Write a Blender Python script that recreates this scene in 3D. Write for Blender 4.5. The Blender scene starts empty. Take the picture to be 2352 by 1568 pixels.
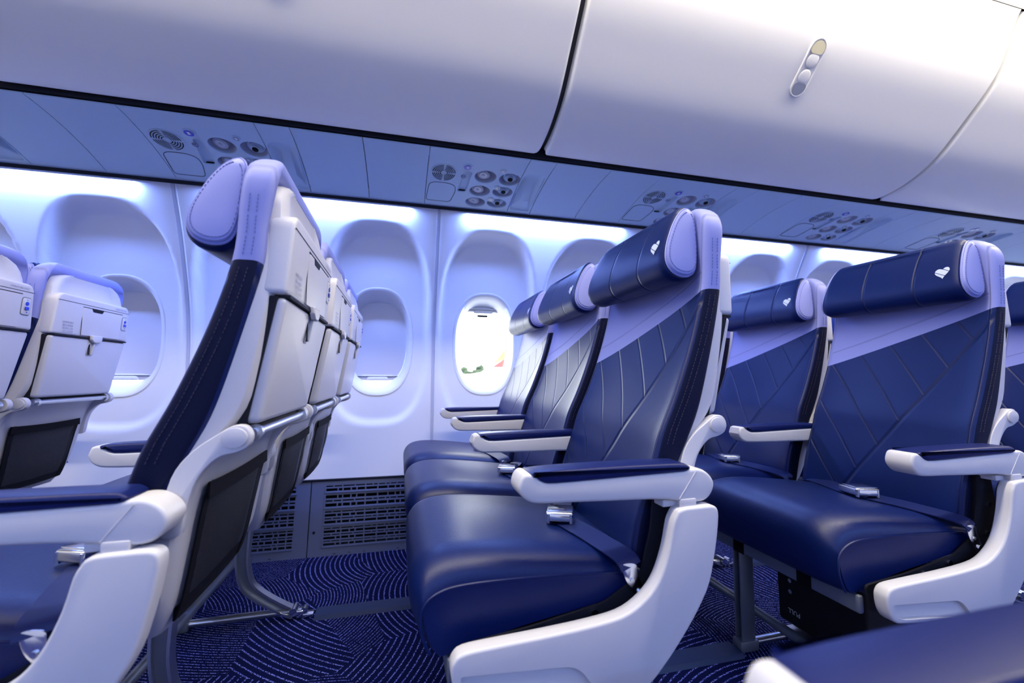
import bpy, bmesh, math, random
from mathutils import Vector, Matrix
random.seed(7)
S = bpy.context.scene
COL = S.collection
PI = math.pi
H = 0.76                       # camera height above the carpet; measured heights below are relative to it
PITCH = 0.787                  # seat pitch
SEAT_Y = [0.890, 1.3316, 1.7732]   # aisle, middle, window seat centres
def Z(z): return z + H

# ------------------------------------------------------------------ helpers
def link(o, parent=None):
    COL.objects.link(o)
    if parent is not None: o.parent = parent
    return o

def obj(name, bm, mats, parent=None, smooth=True, angle=38, recalc=True):
    me = bpy.data.meshes.new(name)
    if recalc: bmesh.ops.recalc_face_normals(bm, faces=bm.faces[:])
    bm.to_mesh(me); bm.free()
    if not isinstance(mats, (list, tuple)): mats = [mats]
    for m in mats: me.materials.append(m)
    if smooth:
        for p in me.polygons: p.use_smooth = len(p.vertices) <= 8
        me.set_sharp_from_angle(angle=math.radians(angle))
    o = bpy.data.objects.new(name, me)
    return link(o, parent)

def empty(name, loc=(0, 0, 0)):
    o = bpy.data.objects.new(name, None); o.location = loc; o.empty_display_size = .05
    return link(o)

def tag(o, label=None, cat=None, group=None, kind=None):
    if label: o['label'] = label
    if cat: o['category'] = cat
    if group: o['group'] = group
    if kind: o['kind'] = kind
    return o

def copy_tree(o, parent=None, skip=()):
    c = o.copy(); COL.objects.link(c); c.parent = parent
    for ch in list(o.children):
        if ch.name.split('.')[0] in skip: continue
        copy_tree(ch, c, skip)
    return c

def box(bm, c, s, bev=0.0, seg=2, M=None, mi=0):
    ret = bmesh.ops.create_cube(bm, size=1.0)
    vs = ret['verts']
    for v in vs: v.co = Vector((v.co.x*s[0], v.co.y*s[1], v.co.z*s[2]))
    fs = list({f for v in vs for f in v.link_faces})
    if bev > 0:
        es = list({e for v in vs for e in v.link_edges})
        r = bmesh.ops.bevel(bm, geom=es, offset=bev, segments=seg, profile=.5, affect='EDGES', clamp_overlap=True)
        vs = list({v for v in r['verts']} | {v for v in vs if v.is_valid})
        fs = list({f for v in vs for f in v.link_faces})
    for v in vs:
        p = v.co.copy()
        if M is not None: p = M @ p
        v.co = p + Vector(c)
    for f in fs: f.material_index = mi
    return vs

def loft(bm, rings, cap0=True, cap1=True, closed=True, mi=0):
    R = [[bm.verts.new(p) for p in r] for r in rings]
    n = len(R[0])
    for a, b in zip(R, R[1:]):
        for i in range(n if closed else n-1):
            j = (i+1) % n
            try: bm.faces.new((a[i], a[j], b[j], b[i])).material_index = mi
            except ValueError: pass
    if cap0: bm.faces.new(R[0][::-1]).material_index = mi
    if cap1: bm.faces.new(R[-1]).material_index = mi
    return R

def cr(pts, n=6, closed=True):
    """Catmull-Rom through the points"""
    out = []; N = len(pts); P = [Vector(p) for p in pts]
    rng = range(N) if closed else range(N-1)
    for i in rng:
        if closed: p0, p1, p2, p3 = P[i-1], P[i], P[(i+1) % N], P[(i+2) % N]
        else: p0, p1, p2, p3 = P[max(i-1, 0)], P[i], P[i+1], P[min(i+2, N-1)]
        for k in range(n):
            t = k/n
            out.append(.5*((2*p1)+(p2-p0)*t+(2*p0-5*p1+4*p2-p3)*t*t+(3*p1-p0-3*p2+p3)*t**3))
    if not closed: out.append(P[-1])
    return [tuple(p) for p in out]

def roundpoly(pts, r, n=4):
    """polygon with rounded corners; r a number or a list"""
    out = []; N = len(pts)
    for i in range(N):
        p = Vector(pts[i]); a = Vector(pts[i-1])-p; b = Vector(pts[(i+1) % N])-p
        rr = r[i] if isinstance(r, (list, tuple)) else r
        d = min(rr, a.length*.48, b.length*.48)
        if d < 1e-6: out.append(tuple(p)); continue
        A = p+a.normalized()*d; B = p+b.normalized()*d
        for k in range(n+1):
            t = k/n
            out.append(tuple(A*(1-t)**2+p*2*t*(1-t)+B*t*t))
    return out

def inset(poly, d):
    N = len(poly); P = [Vector(p) for p in poly]
    ar = sum(P[i].x*P[(i+1) % N].y-P[(i+1) % N].x*P[i].y for i in range(N))
    s = 1 if ar > 0 else -1
    out = []
    for i in range(N):
        e1 = (P[i]-P[i-1]); e2 = (P[(i+1) % N]-P[i])
        if e1.length < 1e-9: e1 = e2
        if e2.length < 1e-9: e2 = e1
        e1.normalize(); e2.normalize()
        n1 = Vector((-e1.y, e1.x))*s; n2 = Vector((-e2.y, e2.x))*s
        m = n1+n2
        if m.length < 1e-6: m = n1.copy()
        m.normalize(); k = max(m.dot(n1), .5)
        out.append(tuple(P[i]+m*d/k))
    return out

def prism(bm, poly, a, b, r=0.0, n=3, f=None, mi=0):
    """2-D outline extruded from a to b with softly rounded edges; f maps (u, w, t) to a point (default x, z, y)"""
    if f is None: f = lambda u, w, t: (u, t, Z(w))
    rings = []
    s = 1 if b > a else -1
    if r > 0:
        st = [(a+s*r*(1-math.sin(k/n*PI/2)), r*(1-math.cos(k/n*PI/2))) for k in range(n+1)]
        # from the cap inwards
        seq = [(a+s*r*(1-math.cos(k/n*PI/2)), r*(1-math.sin(k/n*PI/2))) for k in range(n+1)]
        seq += [(b-s*r*(1-math.cos(k/n*PI/2)), r*(1-math.sin(k/n*PI/2))) for k in range(n, -1, -1)]
    else: seq = [(a, 0), (b, 0)]
    for t, d in seq:
        q = inset(poly, d) if d > 1e-6 else poly
        rings.append([f(u, w, t) for u, w in q])
    loft(bm, rings, mi=mi)

def tube(bm, path, r, n=10, cap=True, mi=0):
    P = [Vector(p) for p in path]
    T = [(P[min(i+1, len(P)-1)]-P[max(i-1, 0)]).normalized() for i in range(len(P))]
    up = Vector((0, 0, 1)) if abs(T[0].z) < .9 else Vector((1, 0, 0))
    N = (up-T[0]*up.dot(T[0])).normalized()
    rings = []
    for i, p in enumerate(P):
        N = (N-T[i]*N.dot(T[i])).normalized(); B = T[i].cross(N)
        rr = r[i] if isinstance(r, (list, tuple)) else r
        rings.append([tuple(p+(N*math.cos(a)+B*math.sin(a))*rr) for a in (2*PI*k/n for k in range(n))])
    loft(bm, rings, cap, cap, mi=mi)

def cyl(bm, p0, p1, r0, r1=None, n=20, mi=0):
    tube(bm, [p0, p1], [r0, r0 if r1 is None else r1], n, mi=mi)

def strap(bm, path, widths, th, wdir):
    """flat webbing along a path; wdir = side direction per point (or one for all)"""
    rings = []
    P = [Vector(p) for p in path]
    for i, p in enumerate(P):
        t = (P[min(i+1, len(P)-1)]-P[max(i-1, 0)]).normalized()
        w = Vector(wdir[i] if isinstance(wdir[0], (tuple, list)) else wdir)
        w = (w-t*w.dot(t)).normalized(); n = t.cross(w)
        hw = (widths[i] if isinstance(widths, (list, tuple)) else widths)/2
        rings.append([tuple(p+w*a+n*b) for a, b in ((-hw, -th/2), (hw, -th/2), (hw, th/2), (-hw, th/2))])
    loft(bm, rings)

def superell(a, b, n, N, c=(0, 0)):
    out = []
    for k in range(N):
        t = 2*PI*k/N; ct, st = math.cos(t), math.sin(t)
        out.append((c[0]+a*math.copysign(abs(ct)**(2/n), ct), c[1]+b*math.copysign(abs(st)**(2/n), st)))
    return out

def interp(tab, x):
    if x <= tab[0][0]: return tab[0][1]
    for (x0, y0), (x1, y1) in zip(tab, tab[1:]):
        if x <= x1:
            t = (x-x0)/(x1-x0); return y0+(y1-y0)*t
    return tab[-1][1]

def smooth_tab(tab, n=8):
    """resample a table by Catmull-Rom so profiles stay smooth"""
    return [(p[0], p[1]) for p in cr(tab, n, False)]

def sstep(a, b, x):
    t = min(max((x-a)/(b-a), 0), 1); return t*t*(3-2*t)

def text_bm(s, size, origin, X, Y, bm=None, align='CENTER', lift=.0006):
    cu = bpy.data.curves.new('lettering', 'FONT'); cu.body = s; cu.size = size; cu.align_x = align; cu.align_y = 'CENTER'
    cu.resolution_u = 2; cu.extrude = 0
    t = bpy.data.objects.new('lettering', cu); COL.objects.link(t)
    me = bpy.data.meshes.new_from_object(t.evaluated_get(bpy.context.evaluated_depsgraph_get()))
    bpy.data.objects.remove(t); bpy.data.curves.remove(cu)
    X = Vector(X); Y = Vector(Y); Nn = X.cross(Y); O = Vector(origin)
    bm = bm or bmesh.new()
    vs = [bm.verts.new(O+X*v.co.x+Y*v.co.y+Nn*lift) for v in me.vertices]
    for p in me.polygons:
        try: bm.faces.new([vs[i] for i in p.vertices])
        except ValueError: pass
    bpy.data.meshes.remove(me)
    return bm

# ------------------------------------------------------------------ materials
def mat(name, col, rough=.5, metal=0.0, spec=.5, bump=None, sheen=0, coat=0):
    m = bpy.data.materials.new(name); m.use_nodes = True
    nt = m.node_tree; b = nt.nodes['Principled BSDF']
    b.inputs['Base Color'].default_value = (*col, 1); b.inputs['Roughness'].default_value = rough
    b.inputs['Metallic'].default_value = metal; b.inputs['Specular IOR Level'].default_value = spec
    if sheen: b.inputs['Sheen Weight'].default_value = sheen
    if coat: b.inputs['Coat Weight'].default_value = coat
    if bump:
        sc, st, di = bump
        tc = nt.nodes.new('ShaderNodeTexCoord'); n = nt.nodes.new('ShaderNodeTexNoise'); bp = nt.nodes.new('ShaderNodeBump')
        n.inputs['Scale'].default_value = sc; n.inputs['Detail'].default_value = 3
        bp.inputs['Strength'].default_value = st; bp.inputs['Distance'].default_value = di
        nt.links.new(tc.outputs['Object'], n.inputs['Vector']); nt.links.new(n.outputs['Fac'], bp.inputs['Height'])
        nt.links.new(bp.outputs['Normal'], b.inputs['Normal'])
    return m

class G:
    """tiny node-graph helper"""
    def __init__(s, m): s.nt = m.node_tree; s.b = s.nt.nodes['Principled BSDF']
    def node(s, t, **kw):
        n = s.nt.nodes.new(t)
        for k, v in kw.items(): setattr(n, k, v)
        return n
    def lk(s, a, b): s.nt.links.new(a, b)
    def m(s, op, a, b=None, c=None):
        n = s.node('ShaderNodeMath', operation=op)
        for i, v in enumerate((a, b, c)):
            if v is None: continue
            if isinstance(v, (int, float)): n.inputs[i].default_value = v
            else: s.lk(v, n.inputs[i])
        return n.outputs[0]
    def lerp(s, f, A, B):
        n = s.node('ShaderNodeMix', data_type='RGBA'); s.lk(f, n.inputs['Factor'])
        for k, v in ((6, A), (7, B)):
            if isinstance(v, tuple): n.inputs[k].default_value = (*v, 1)
            else: s.lk(v, n.inputs[k])
        return n.outputs[2]
    def objxyz(s):
        tc = s.node('ShaderNodeTexCoord'); sp = s.node('ShaderNodeSeparateXYZ'); s.lk(tc.outputs['Object'], sp.inputs[0])
        return tc.outputs['Object'], sp.outputs[0], sp.outputs[1], sp.outputs[2]
    def groove(s, d, w):            # 1 in the middle of a seam of half width w
        n = s.node('ShaderNodeMapRange', interpolation_type='SMOOTHSTEP')
        s.lk(s.m('ABSOLUTE', d), n.inputs[0]); n.inputs[1].default_value = 0; n.inputs[2].default_value = w
        n.inputs[3].default_value = 1; n.inputs[4].default_value = 0
        return n.outputs[0]

NAVY = (.0012, .0098, .080)
PERI = (.22, .25, .57)
M = {}
M['leather'] = mat('navy leather', NAVY, .40, spec=.36, bump=(260, .12, .002))
M['peri'] = mat('periwinkle leather', PERI, .45, spec=.4, bump=(320, .1, .0015))
M['plastic'] = mat('light grey plastic', (.54, .54, .58), .42, spec=.45, bump=(900, .03, .0005))
M['plastic2'] = mat('mid grey plastic', (.52, .52, .56), .45, spec=.4)
M['armwhite'] = mat('armrest plastic', (.57, .57, .60), .38, spec=.45)
M['pad'] = mat('armrest pad navy', (.005, .011, .085), .40, spec=.22, bump=(300, .08, .001))
M['metal'] = mat('brushed metal', (.62, .64, .68), .3, metal=1)
M['chrome'] = mat('polished metal', (.8, .82, .86), .16, metal=1)
M['steel_dark'] = mat('painted steel', (.20, .23, .29), .4, metal=.6)
M['black'] = mat('matte black', (.004, .004, .006), .8, spec=.15)
M['dark'] = mat('dark gap', (.01, .011, .018), .7, spec=.2)
M['web'] = mat('belt webbing', (.004, .012, .085), .5, spec=.35, bump=(900, .2, .001))
M['wall'] = mat('sidewall liner', (.70, .72, .76), .5, spec=.3)
M['wall_trim'] = mat('sidewall joint', (.42, .45, .55), .5)
M['binmat'] = mat('bin shell', (.80, .80, .79), .42, spec=.4, bump=(700, .02, .0005))
M['psu'] = mat('service panel plastic', (.38, .50, .64), .5, spec=.3)
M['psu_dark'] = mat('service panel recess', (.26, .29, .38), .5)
M['dado'] = mat('dado slate', (.11, .135, .23), .55, bump=(600, .15, .001))
M['track'] = mat('seat track cover', (.012, .030, .10), .5)
M['shade'] = mat('window shade', (.62, .63, .68), .5)
M['cream'] = mat('latch cream', (.62, .58, .40), .5)
M['emblem'] = mat('emblem print', (.50, .58, .82), .5)
M['ink'] = mat('dark lettering', (.16, .18, .30), .6)
M['stitch'] = mat('navy thread', (.024, .020, .05), .7)
M['gusset'] = mat('dark navy gusset cloth', (.0014, .0036, .026), .6, spec=.15, bump=(420, .2, .001))
M['stitch_pale'] = mat('periwinkle thread', (.10, .12, .34), .7)
M['ink_white'] = mat('white lettering', (.7, .7, .75), .6)
M['ink_blue'] = mat('blue lettering', (.02, .05, .55), .5)
M['button'] = mat('call button', (.015, .02, .45), .25)
M['lens'] = mat('lamp lens', (.35, .40, .50), .2)
M['end_wall'] = mat('added_end_wall', (.6, .6, .63), .5)
M['ceil'] = mat('ceiling liner', (.80, .79, .77), .5)
M['hull'] = mat('hull liner', (.03, .03, .035), .8)
M['black_box'] = mat('black cover', (.006, .006, .008), .6, spec=.3)

def seam_material(name, base, kind):
    m = mat(name, base, .40, spec=.27)
    g = G(m); vec, x, y, z = g.objxyz(); zr = g.m('SUBTRACT', z, H)
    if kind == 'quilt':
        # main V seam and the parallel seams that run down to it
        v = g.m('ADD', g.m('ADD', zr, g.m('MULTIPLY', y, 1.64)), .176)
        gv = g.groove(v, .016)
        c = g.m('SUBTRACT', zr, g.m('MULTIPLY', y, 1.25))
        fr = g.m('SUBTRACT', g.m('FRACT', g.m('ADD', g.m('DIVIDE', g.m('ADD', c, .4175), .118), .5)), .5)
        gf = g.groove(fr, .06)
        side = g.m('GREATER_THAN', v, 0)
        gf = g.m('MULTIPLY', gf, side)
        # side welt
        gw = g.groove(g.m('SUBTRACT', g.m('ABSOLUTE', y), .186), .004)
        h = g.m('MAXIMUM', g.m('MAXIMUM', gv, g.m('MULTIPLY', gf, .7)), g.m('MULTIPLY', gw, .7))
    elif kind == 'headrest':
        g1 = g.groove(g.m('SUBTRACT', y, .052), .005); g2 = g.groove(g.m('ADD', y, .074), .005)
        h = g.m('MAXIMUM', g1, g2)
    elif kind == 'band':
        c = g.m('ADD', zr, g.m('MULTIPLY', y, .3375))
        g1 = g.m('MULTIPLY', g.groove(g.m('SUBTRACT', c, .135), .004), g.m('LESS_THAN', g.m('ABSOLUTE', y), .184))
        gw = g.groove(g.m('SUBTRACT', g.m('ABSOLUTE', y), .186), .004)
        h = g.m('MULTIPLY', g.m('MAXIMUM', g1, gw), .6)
    nz = g.node('ShaderNodeTexNoise'); nz.inputs['Scale'].default_value = 260; g.lk(vec, nz.inputs['Vector'])
    hh = g.m('ADD', g.m('MULTIPLY', h, -1), g.m('MULTIPLY', nz.outputs['Fac'], .06))
    bp = g.node('ShaderNodeBump'); bp.inputs['Strength'].default_value = .55; bp.inputs['Distance'].default_value = .003
    g.lk(hh, bp.inputs['Height']); g.lk(bp.outputs['Normal'], g.b.inputs['Normal'])
    # base colour darkened along the seam grooves
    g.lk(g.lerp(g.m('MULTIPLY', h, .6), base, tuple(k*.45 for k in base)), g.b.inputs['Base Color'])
    return m
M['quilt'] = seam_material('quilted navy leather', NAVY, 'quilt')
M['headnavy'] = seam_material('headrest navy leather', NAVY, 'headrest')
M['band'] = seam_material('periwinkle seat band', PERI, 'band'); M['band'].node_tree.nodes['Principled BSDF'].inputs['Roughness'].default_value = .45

def carpet_material():
    m = mat('woven carpet', (.004, .008, .06), .9, spec=.1)
    g = G(m); vec, x, y, z = g.objxyz()
    vo = g.node('ShaderNodeTexVoronoi', voronoi_dimensions='2D'); vo.inputs['Scale'].default_value = 3.3
    g.lk(vec, vo.inputs['Vector'])
    sc = g.node('ShaderNodeSeparateColor'); g.lk(vo.outputs['Color'], sc.inputs[0])
    ang = g.m('MULTIPLY', sc.outputs[0], 6.283)
    rad = g.m('ADD', .22, g.m('MULTIPLY', sc.outputs[1], .6))
    sp = g.node('ShaderNodeSeparateXYZ'); g.lk(vo.outputs['Position'], sp.inputs[0])
    # arc centre of each patch
    cxx = g.m('ADD', g.m('DIVIDE', sp.outputs[0], 1.0), g.m('MULTIPLY', g.m('COSINE', ang), rad))
    cyy = g.m('ADD', g.m('DIVIDE', sp.outputs[1], 1.0), g.m('MULTIPLY', g.m('SINE', ang), rad))
    dx = g.m('SUBTRACT', x, cxx); dy = g.m('SUBTRACT', y, cyy)
    d = g.m('SQRT', g.m('ADD', g.m('MULTIPLY', dx, dx), g.m('MULTIPLY', dy, dy)))
    nz = g.node('ShaderNodeTexNoise'); nz.inputs['Scale'].default_value = 160; g.lk(vec, nz.inputs['Vector'])
    d2 = g.m('ADD', d, g.m('MULTIPLY', g.m('SUBTRACT', nz.outputs['Fac'], .5), .003))
    sel = g.m('GREATER_THAN', sc.outputs[2], .45)
    space = g.m('ADD', .0105, g.m('MULTIPLY', sel, .0075))
    q = g.m('DIVIDE', d2, space)
    line = g.m('LESS_THAN', g.m('FRACT', q), .22)
    n3 = g.node('ShaderNodeTexNoise'); n3.inputs['Scale'].default_value = 270; n3.inputs['Detail'].default_value = 0; g.lk(vec, n3.inputs['Vector'])
    f = g.m('MULTIPLY', line, g.m('GREATER_THAN', n3.outputs['Fac'], .48))
    n2 = g.node('ShaderNodeTexNoise'); n2.inputs['Scale'].default_value = 30; g.lk(vec, n2.inputs['Vector'])
    colr = g.lerp(n2.outputs['Fac'], (.07, .12, .60), (.40, .43, .85))
    g.lk(g.lerp(f, (.003, .006, .050), colr), g.b.inputs['Base Color'])
    bp = g.node('ShaderNodeBump'); bp.inputs['Strength'].default_value = .5; bp.inputs['Distance'].default_value = .002
    g.lk(f, bp.inputs['Height']); g.lk(bp.outputs['Normal'], g.b.inputs['Normal'])
    return m
M['carpet'] = carpet_material()

def net_material():
    m = mat('pocket net', (.008, .009, .014), .7, spec=.2)
    g = G(m); vec, x, y, z = g.objxyz()
    a = g.m('LESS_THAN', g.m('FRACT', g.m('MULTIPLY', y, 330)), .38)
    b = g.m('LESS_THAN', g.m('FRACT', g.m('MULTIPLY', z, 330)), .38)
    f = g.m('MAXIMUM', a, b)
    tr = g.node('ShaderNodeBsdfTransparent'); mx = g.node('ShaderNodeMixShader')
    g.lk(g.m('ADD', .52, g.m('MULTIPLY', f, .46)), mx.inputs[0]); g.lk(tr.outputs[0], mx.inputs[1]); g.lk(g.b.outputs[0], mx.inputs[2])
    g.lk(mx.outputs[0], g.nt.nodes['Material Output'].inputs[0])
    return m
M['net'] = net_material()

def glass_material():
    m = bpy.data.materials.new('window glass'); m.use_nodes = True; nt = m.node_tree
    for n in list(nt.nodes):
        if n.type == 'BSDF_PRINCIPLED': nt.nodes.remove(n)
    tr = nt.nodes.new('ShaderNodeBsdfTransparent'); gl = nt.nodes.new('ShaderNodeBsdfGlossy'); mx = nt.nodes.new('ShaderNodeMixShader')
    tr.inputs[0].default_value = (.97, .98, .98, 1); gl.inputs['Roughness'].default_value = .02; mx.inputs[0].default_value = .05
    nt.links.new(tr.outputs[0], mx.inputs[1]); nt.links.new(gl.outputs[0], mx.inputs[2])
    nt.links.new(mx.outputs[0], nt.nodes['Material Output'].inputs[0])
    return m
M['glass'] = glass_material()
M['leaf'] = mat('tree leaves', (.030, .052, .023), .8, bump=(2, .6, .3))
M['trunk'] = mat('tree trunk', (.08, .06, .04), .9)
M['tarmac'] = mat('tarmac', (.42, .42, .41), .9)
M['tail_red'] = mat('red tail paint', (.30, .022, .015), .35)
M['tail_yellow'] = mat('yellow tail paint', (.42, .22, .035), .35)
M['tail_white'] = mat('white aircraft paint', (.8, .8, .8), .35)

# ------------------------------------------------------------------ seat profiles (x forward is negative, heights relative to camera)
FRONT = smooth_tab([(-.345, .385), (-.25, .402), (-.15, .436), (-.10, .452), (-.03, .484), (.07, .521), (.17, .547), (.25, .552), (.31, .556), (.345, .560)])
REAR = smooth_tab([(-.345, .43), (-.25, .452), (-.155, .488), (-.11, .511), (-.05, .537), (.06, .567), (.16, .588), (.22, .592), (.28, .600), (.345, .606)])
SHELL = smooth_tab([(-.375, .462), (-.33, .480), (-.25, .494), (-.19, .504), (-.13, .520), (-.09, .545), (-.05, .572), (.0, .585), (.12, .604), (.22, .611), (.27, .609), (.31, .602)])
SHELLHW = smooth_tab([(-.375, .135), (-.33, .165), (-.25, .186), (-.15, .192), (-.05, .190), (.1, .189), (.2, .180), (.26, .170), (.31, .160)])
ZT = .342

def back_rings():
    zs = [-.345+i*(ZT-.06+.345)/44 for i in range(45)] + [ZT-.06+.06*math.sin(k/10*PI/2) for k in range(1, 11)]
    rings = []
    for z in zs:
        hw = .198
        xf = interp(FRONT, z); xr = interp(REAR, z)
        R = .07
        if z > ZT-R: hw = hw-R+math.sqrt(max(R*R-(z-(ZT-R))**2, 0))
        rt = .028
        if z > ZT-rt:
            k = math.sqrt(max(1-((z-(ZT-rt))/rt)**2, 0)); mid = xf*.45+xr*.55
            xf = mid+(xf-mid)*max(k, .12); xr = mid+(xr-mid)*max(k, .12)
        rc = min(.014, (xr-xf)*.4, hw*.4)
        ring = []
        n = 14
        for i in range(n+1):               # front, from aisle to window side, a shallow dish between bolsters
            y = -(hw-rc)+2*(hw-rc)*i/n
            t = abs(y)/hw
            dish = .012*(1-t**3)*sstep(.33, .2, z)
            ring.append((xf+dish*min(1, (xr-xf)/.03), y))
        def arc(cxx, cyy, a0, a1):
            for k in range(1, 5):
                a = a0+(a1-a0)*k/5; ring.append((cxx+rc*math.cos(a), cyy+rc*math.sin(a)))
        arc(xf+rc, hw-rc, PI, PI/2)
        ring.append((xf+rc, hw)); ring.append((xr-rc, hw))
        arc(xr-rc, hw-rc, PI/2, 0)
        for i in range(6): ring.append((xr-(.024*sstep(ZT-.03, ZT-.05, z) if 0 < i < 5 else 0), ((hw-rc)-2*(hw-rc)*i/5) if i in (0, 5) else (hw-.05)*(1-2*(i-1)/3)))
        arc(xr-rc, -hw+rc, 0, -PI/2)
        ring.append((xr-rc, -hw)); ring.append((xf+rc, -hw))
        arc(xf+rc, -hw+rc, -PI/2, -PI)
        rings.append([(x, y, Z(z)) for x, y in ring])
    return rings

def back_mesh(upper):
    bm = bmesh.new(); loft(bm, back_rings())
    co = Vector((0, -.2, Z(.165))); no = Vector((0, .3375, 1)).normalized()
    bmesh.ops.bisect_plane(bm, geom=bm.verts[:]+bm.edges[:]+bm.faces[:], dist=1e-6, plane_co=co, plane_no=no, clear_inner=upper, clear_outer=not upper)
    return bm

HEADPROF = [(.549, .338), (.530, .327), (.511, .300), (.496, .268), (.486, .238), (.484, .212), (.494, .192), (.515, .182), (.538, .184), (.552, .200), (.559, .24), (.562, .29), (.560, .325)]
HEADPROF = [(x-.008, z) for x, z in HEADPROF]
HEADP = cr(HEADPROF, 4, True)
def head_x(z):
    best = 9
    for (x0, z0), (x1, z1) in zip(HEADP, HEADP[1:]+HEADP[:1]):
        if (z0-z)*(z1-z) <= 0 and abs(z1-z0) > 1e-9:
            best = min(best, x0+(x1-x0)*(z-z0)/(z1-z0))
    return best
def head_y(z, s): return s*(.176-.12*max(0, z-.20))
def stitch_run(bm, path, step=.0058, ln=.0036, w=.0010, mi=1):
    acc = 0
    for a, b in zip(path, path[1:]):
        A, B = Vector(a), Vector(b); L = (B-A).length
        if L < 1e-7: continue
        d = (B-A)/L; t = (step-acc) if acc else 0
        while t+ln < L+1e-6:
            p = A+d*t; q = A+d*(t+ln)
            up = Vector((0, 1, 0)); sd = d.cross(up)
            if sd.length < .2: sd = Vector((1, 0, 0))
            sd.normalize(); sd = sd*w/2
            n_ = d.cross(sd).normalized()*.0007
            vs = [bm.verts.new(v) for v in (p-sd-n_, p+sd-n_, q+sd-n_, q-sd-n_, p-sd+n_, p+sd+n_, q+sd+n_, q-sd+n_)]
            for f in ((0, 1, 2, 3), (4, 7, 6, 5), (0, 4, 5, 1), (1, 5, 6, 2), (2, 6, 7, 3), (3, 7, 4, 0)):
                bm.faces.new([vs[i] for i in f]).material_index = mi
            t += step
        acc = 0
def back_stitches(bm, z0, z1):
    N = max(2, int((z1-z0)/.025))
    for s in (-1, 1):
        for off in (.016, .027):
            pts = []
            for i in range(N+1):
                z = z0+(z1-z0)*i/N; pts.append((interp(FRONT, z)+off*(1 if off < .02 else 1), s*.1983, Z(z)))
            stitch_run(bm, pts)
def headrest_mesh():
    bm = bmesh.new(); rings = []
    C = (.522, .255)
    ts = [(-1, .82), (-.985, .93), (-.95, .985), (-.9, 1)]+[(-.9+1.8*i/14, 1) for i in range(1, 14)]+[(.9, 1), (.95, .985), (.985, .93), (1, .82)]
    for t, k in ts:
        r = []
        for x, z in HEADP:
            xx, zz = C[0]+(x-C[0])*k, C[1]+(z-C[1])*k
            dish = .006*(1-t*t)*(1 if xx < .522 else 0)      # slightly hollow across the middle
            r.append((xx+dish, head_y(zz, 1)*t, Z(zz)))
        rings.append(r)
    loft(bm, rings)
    return bm
def headcap_mesh(s):
    bm = bmesh.new(); C = (.521, .257); rings = []
    for k, o in ((.88, -.004), (.88, .004), (.84, .0075), (.70, .009), (.3, .0095)):
        rings.append([(C[0]+.002+(x-C[0])*k, s*(head_y(C[1]+(z-C[1])*k, 1)+o), Z(C[1]+(z-C[1])*k)) for x, z in HEADP])
    loft(bm, rings)
    # piping round the cap
    tube(bm, [(C[0]+.002+(x-C[0])*.89, s*(head_y(C[1]+(z-C[1])*.89, 1)+.0015), Z(C[1]+(z-C[1])*.89)) for x, z in HEADP+HEADP[:1]], .0022, 6, False)
    stitch_run(bm, [(C[0]+.002+(x-C[0])*.78, s*(head_y(C[1]+(z-C[1])*.78, 1)+.0083), Z(C[1]+(z-C[1])*.78)) for x, z in HEADP+HEADP[:1]], .0060, .0036)
    return bm

def clip(poly, n, d):
    out = []
    for i in range(len(poly)):
        a, b = poly[i], poly[(i+1) % len(poly)]
        fa = a[0]*n[0]+a[1]*n[1]-d; fb = b[0]*n[0]+b[1]*n[1]-d
        if fa >= 0: out.append(a)
        if fa*fb < 0:
            t = fa/(fa-fb); out.append((a[0]+(b[0]-a[0])*t, a[1]+(b[1]-a[1])*t))
    return out
def emblem_mesh():
    bm = bmesh.new()
    heart = []
    for k in range(48):
        t = 2*PI*k/48
        heart.append((16*math.sin(t)**3/17, (13*math.cos(t)-5*math.cos(2*t)-2*math.cos(3*t)-math.cos(4*t))/17))
    a = math.radians(8); heart = [(u*math.cos(a)-w*math.sin(a), u*math.sin(a)+w*math.cos(a)) for u, w in heart]
    s = .0165
    nv = (math.sin(math.radians(28)), math.cos(math.radians(28)))       # stripes fall to the right
    for lo, hi in ((-9, -.34), (-.26, .42), (.50, 9)):
        p = heart
        if lo > -9: p = clip(p, nv, lo)
        if hi < 9: p = clip(p, (-nv[0], -nv[1]), -hi)
        if len(p) < 3: continue
        vs = [bm.verts.new((u*s, 0, w*s)) for u, w in p]
        try: bm.faces.new(vs)
        except ValueError: pass
    bmesh.ops.triangulate(bm, faces=bm.faces[:]); bmesh.ops.subdivide_edges(bm, edges=bm.edges[:], cuts=2, use_grid_fill=True)
    for v in bm.verts:
        u, w = v.co.x, v.co.z
        z = .254+w; y = -.137-u
        t = y/head_y(z, 1)
        v.co = (head_x(z)+.006*(1-t*t)-.0012, y, Z(z))
    return bm

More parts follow.
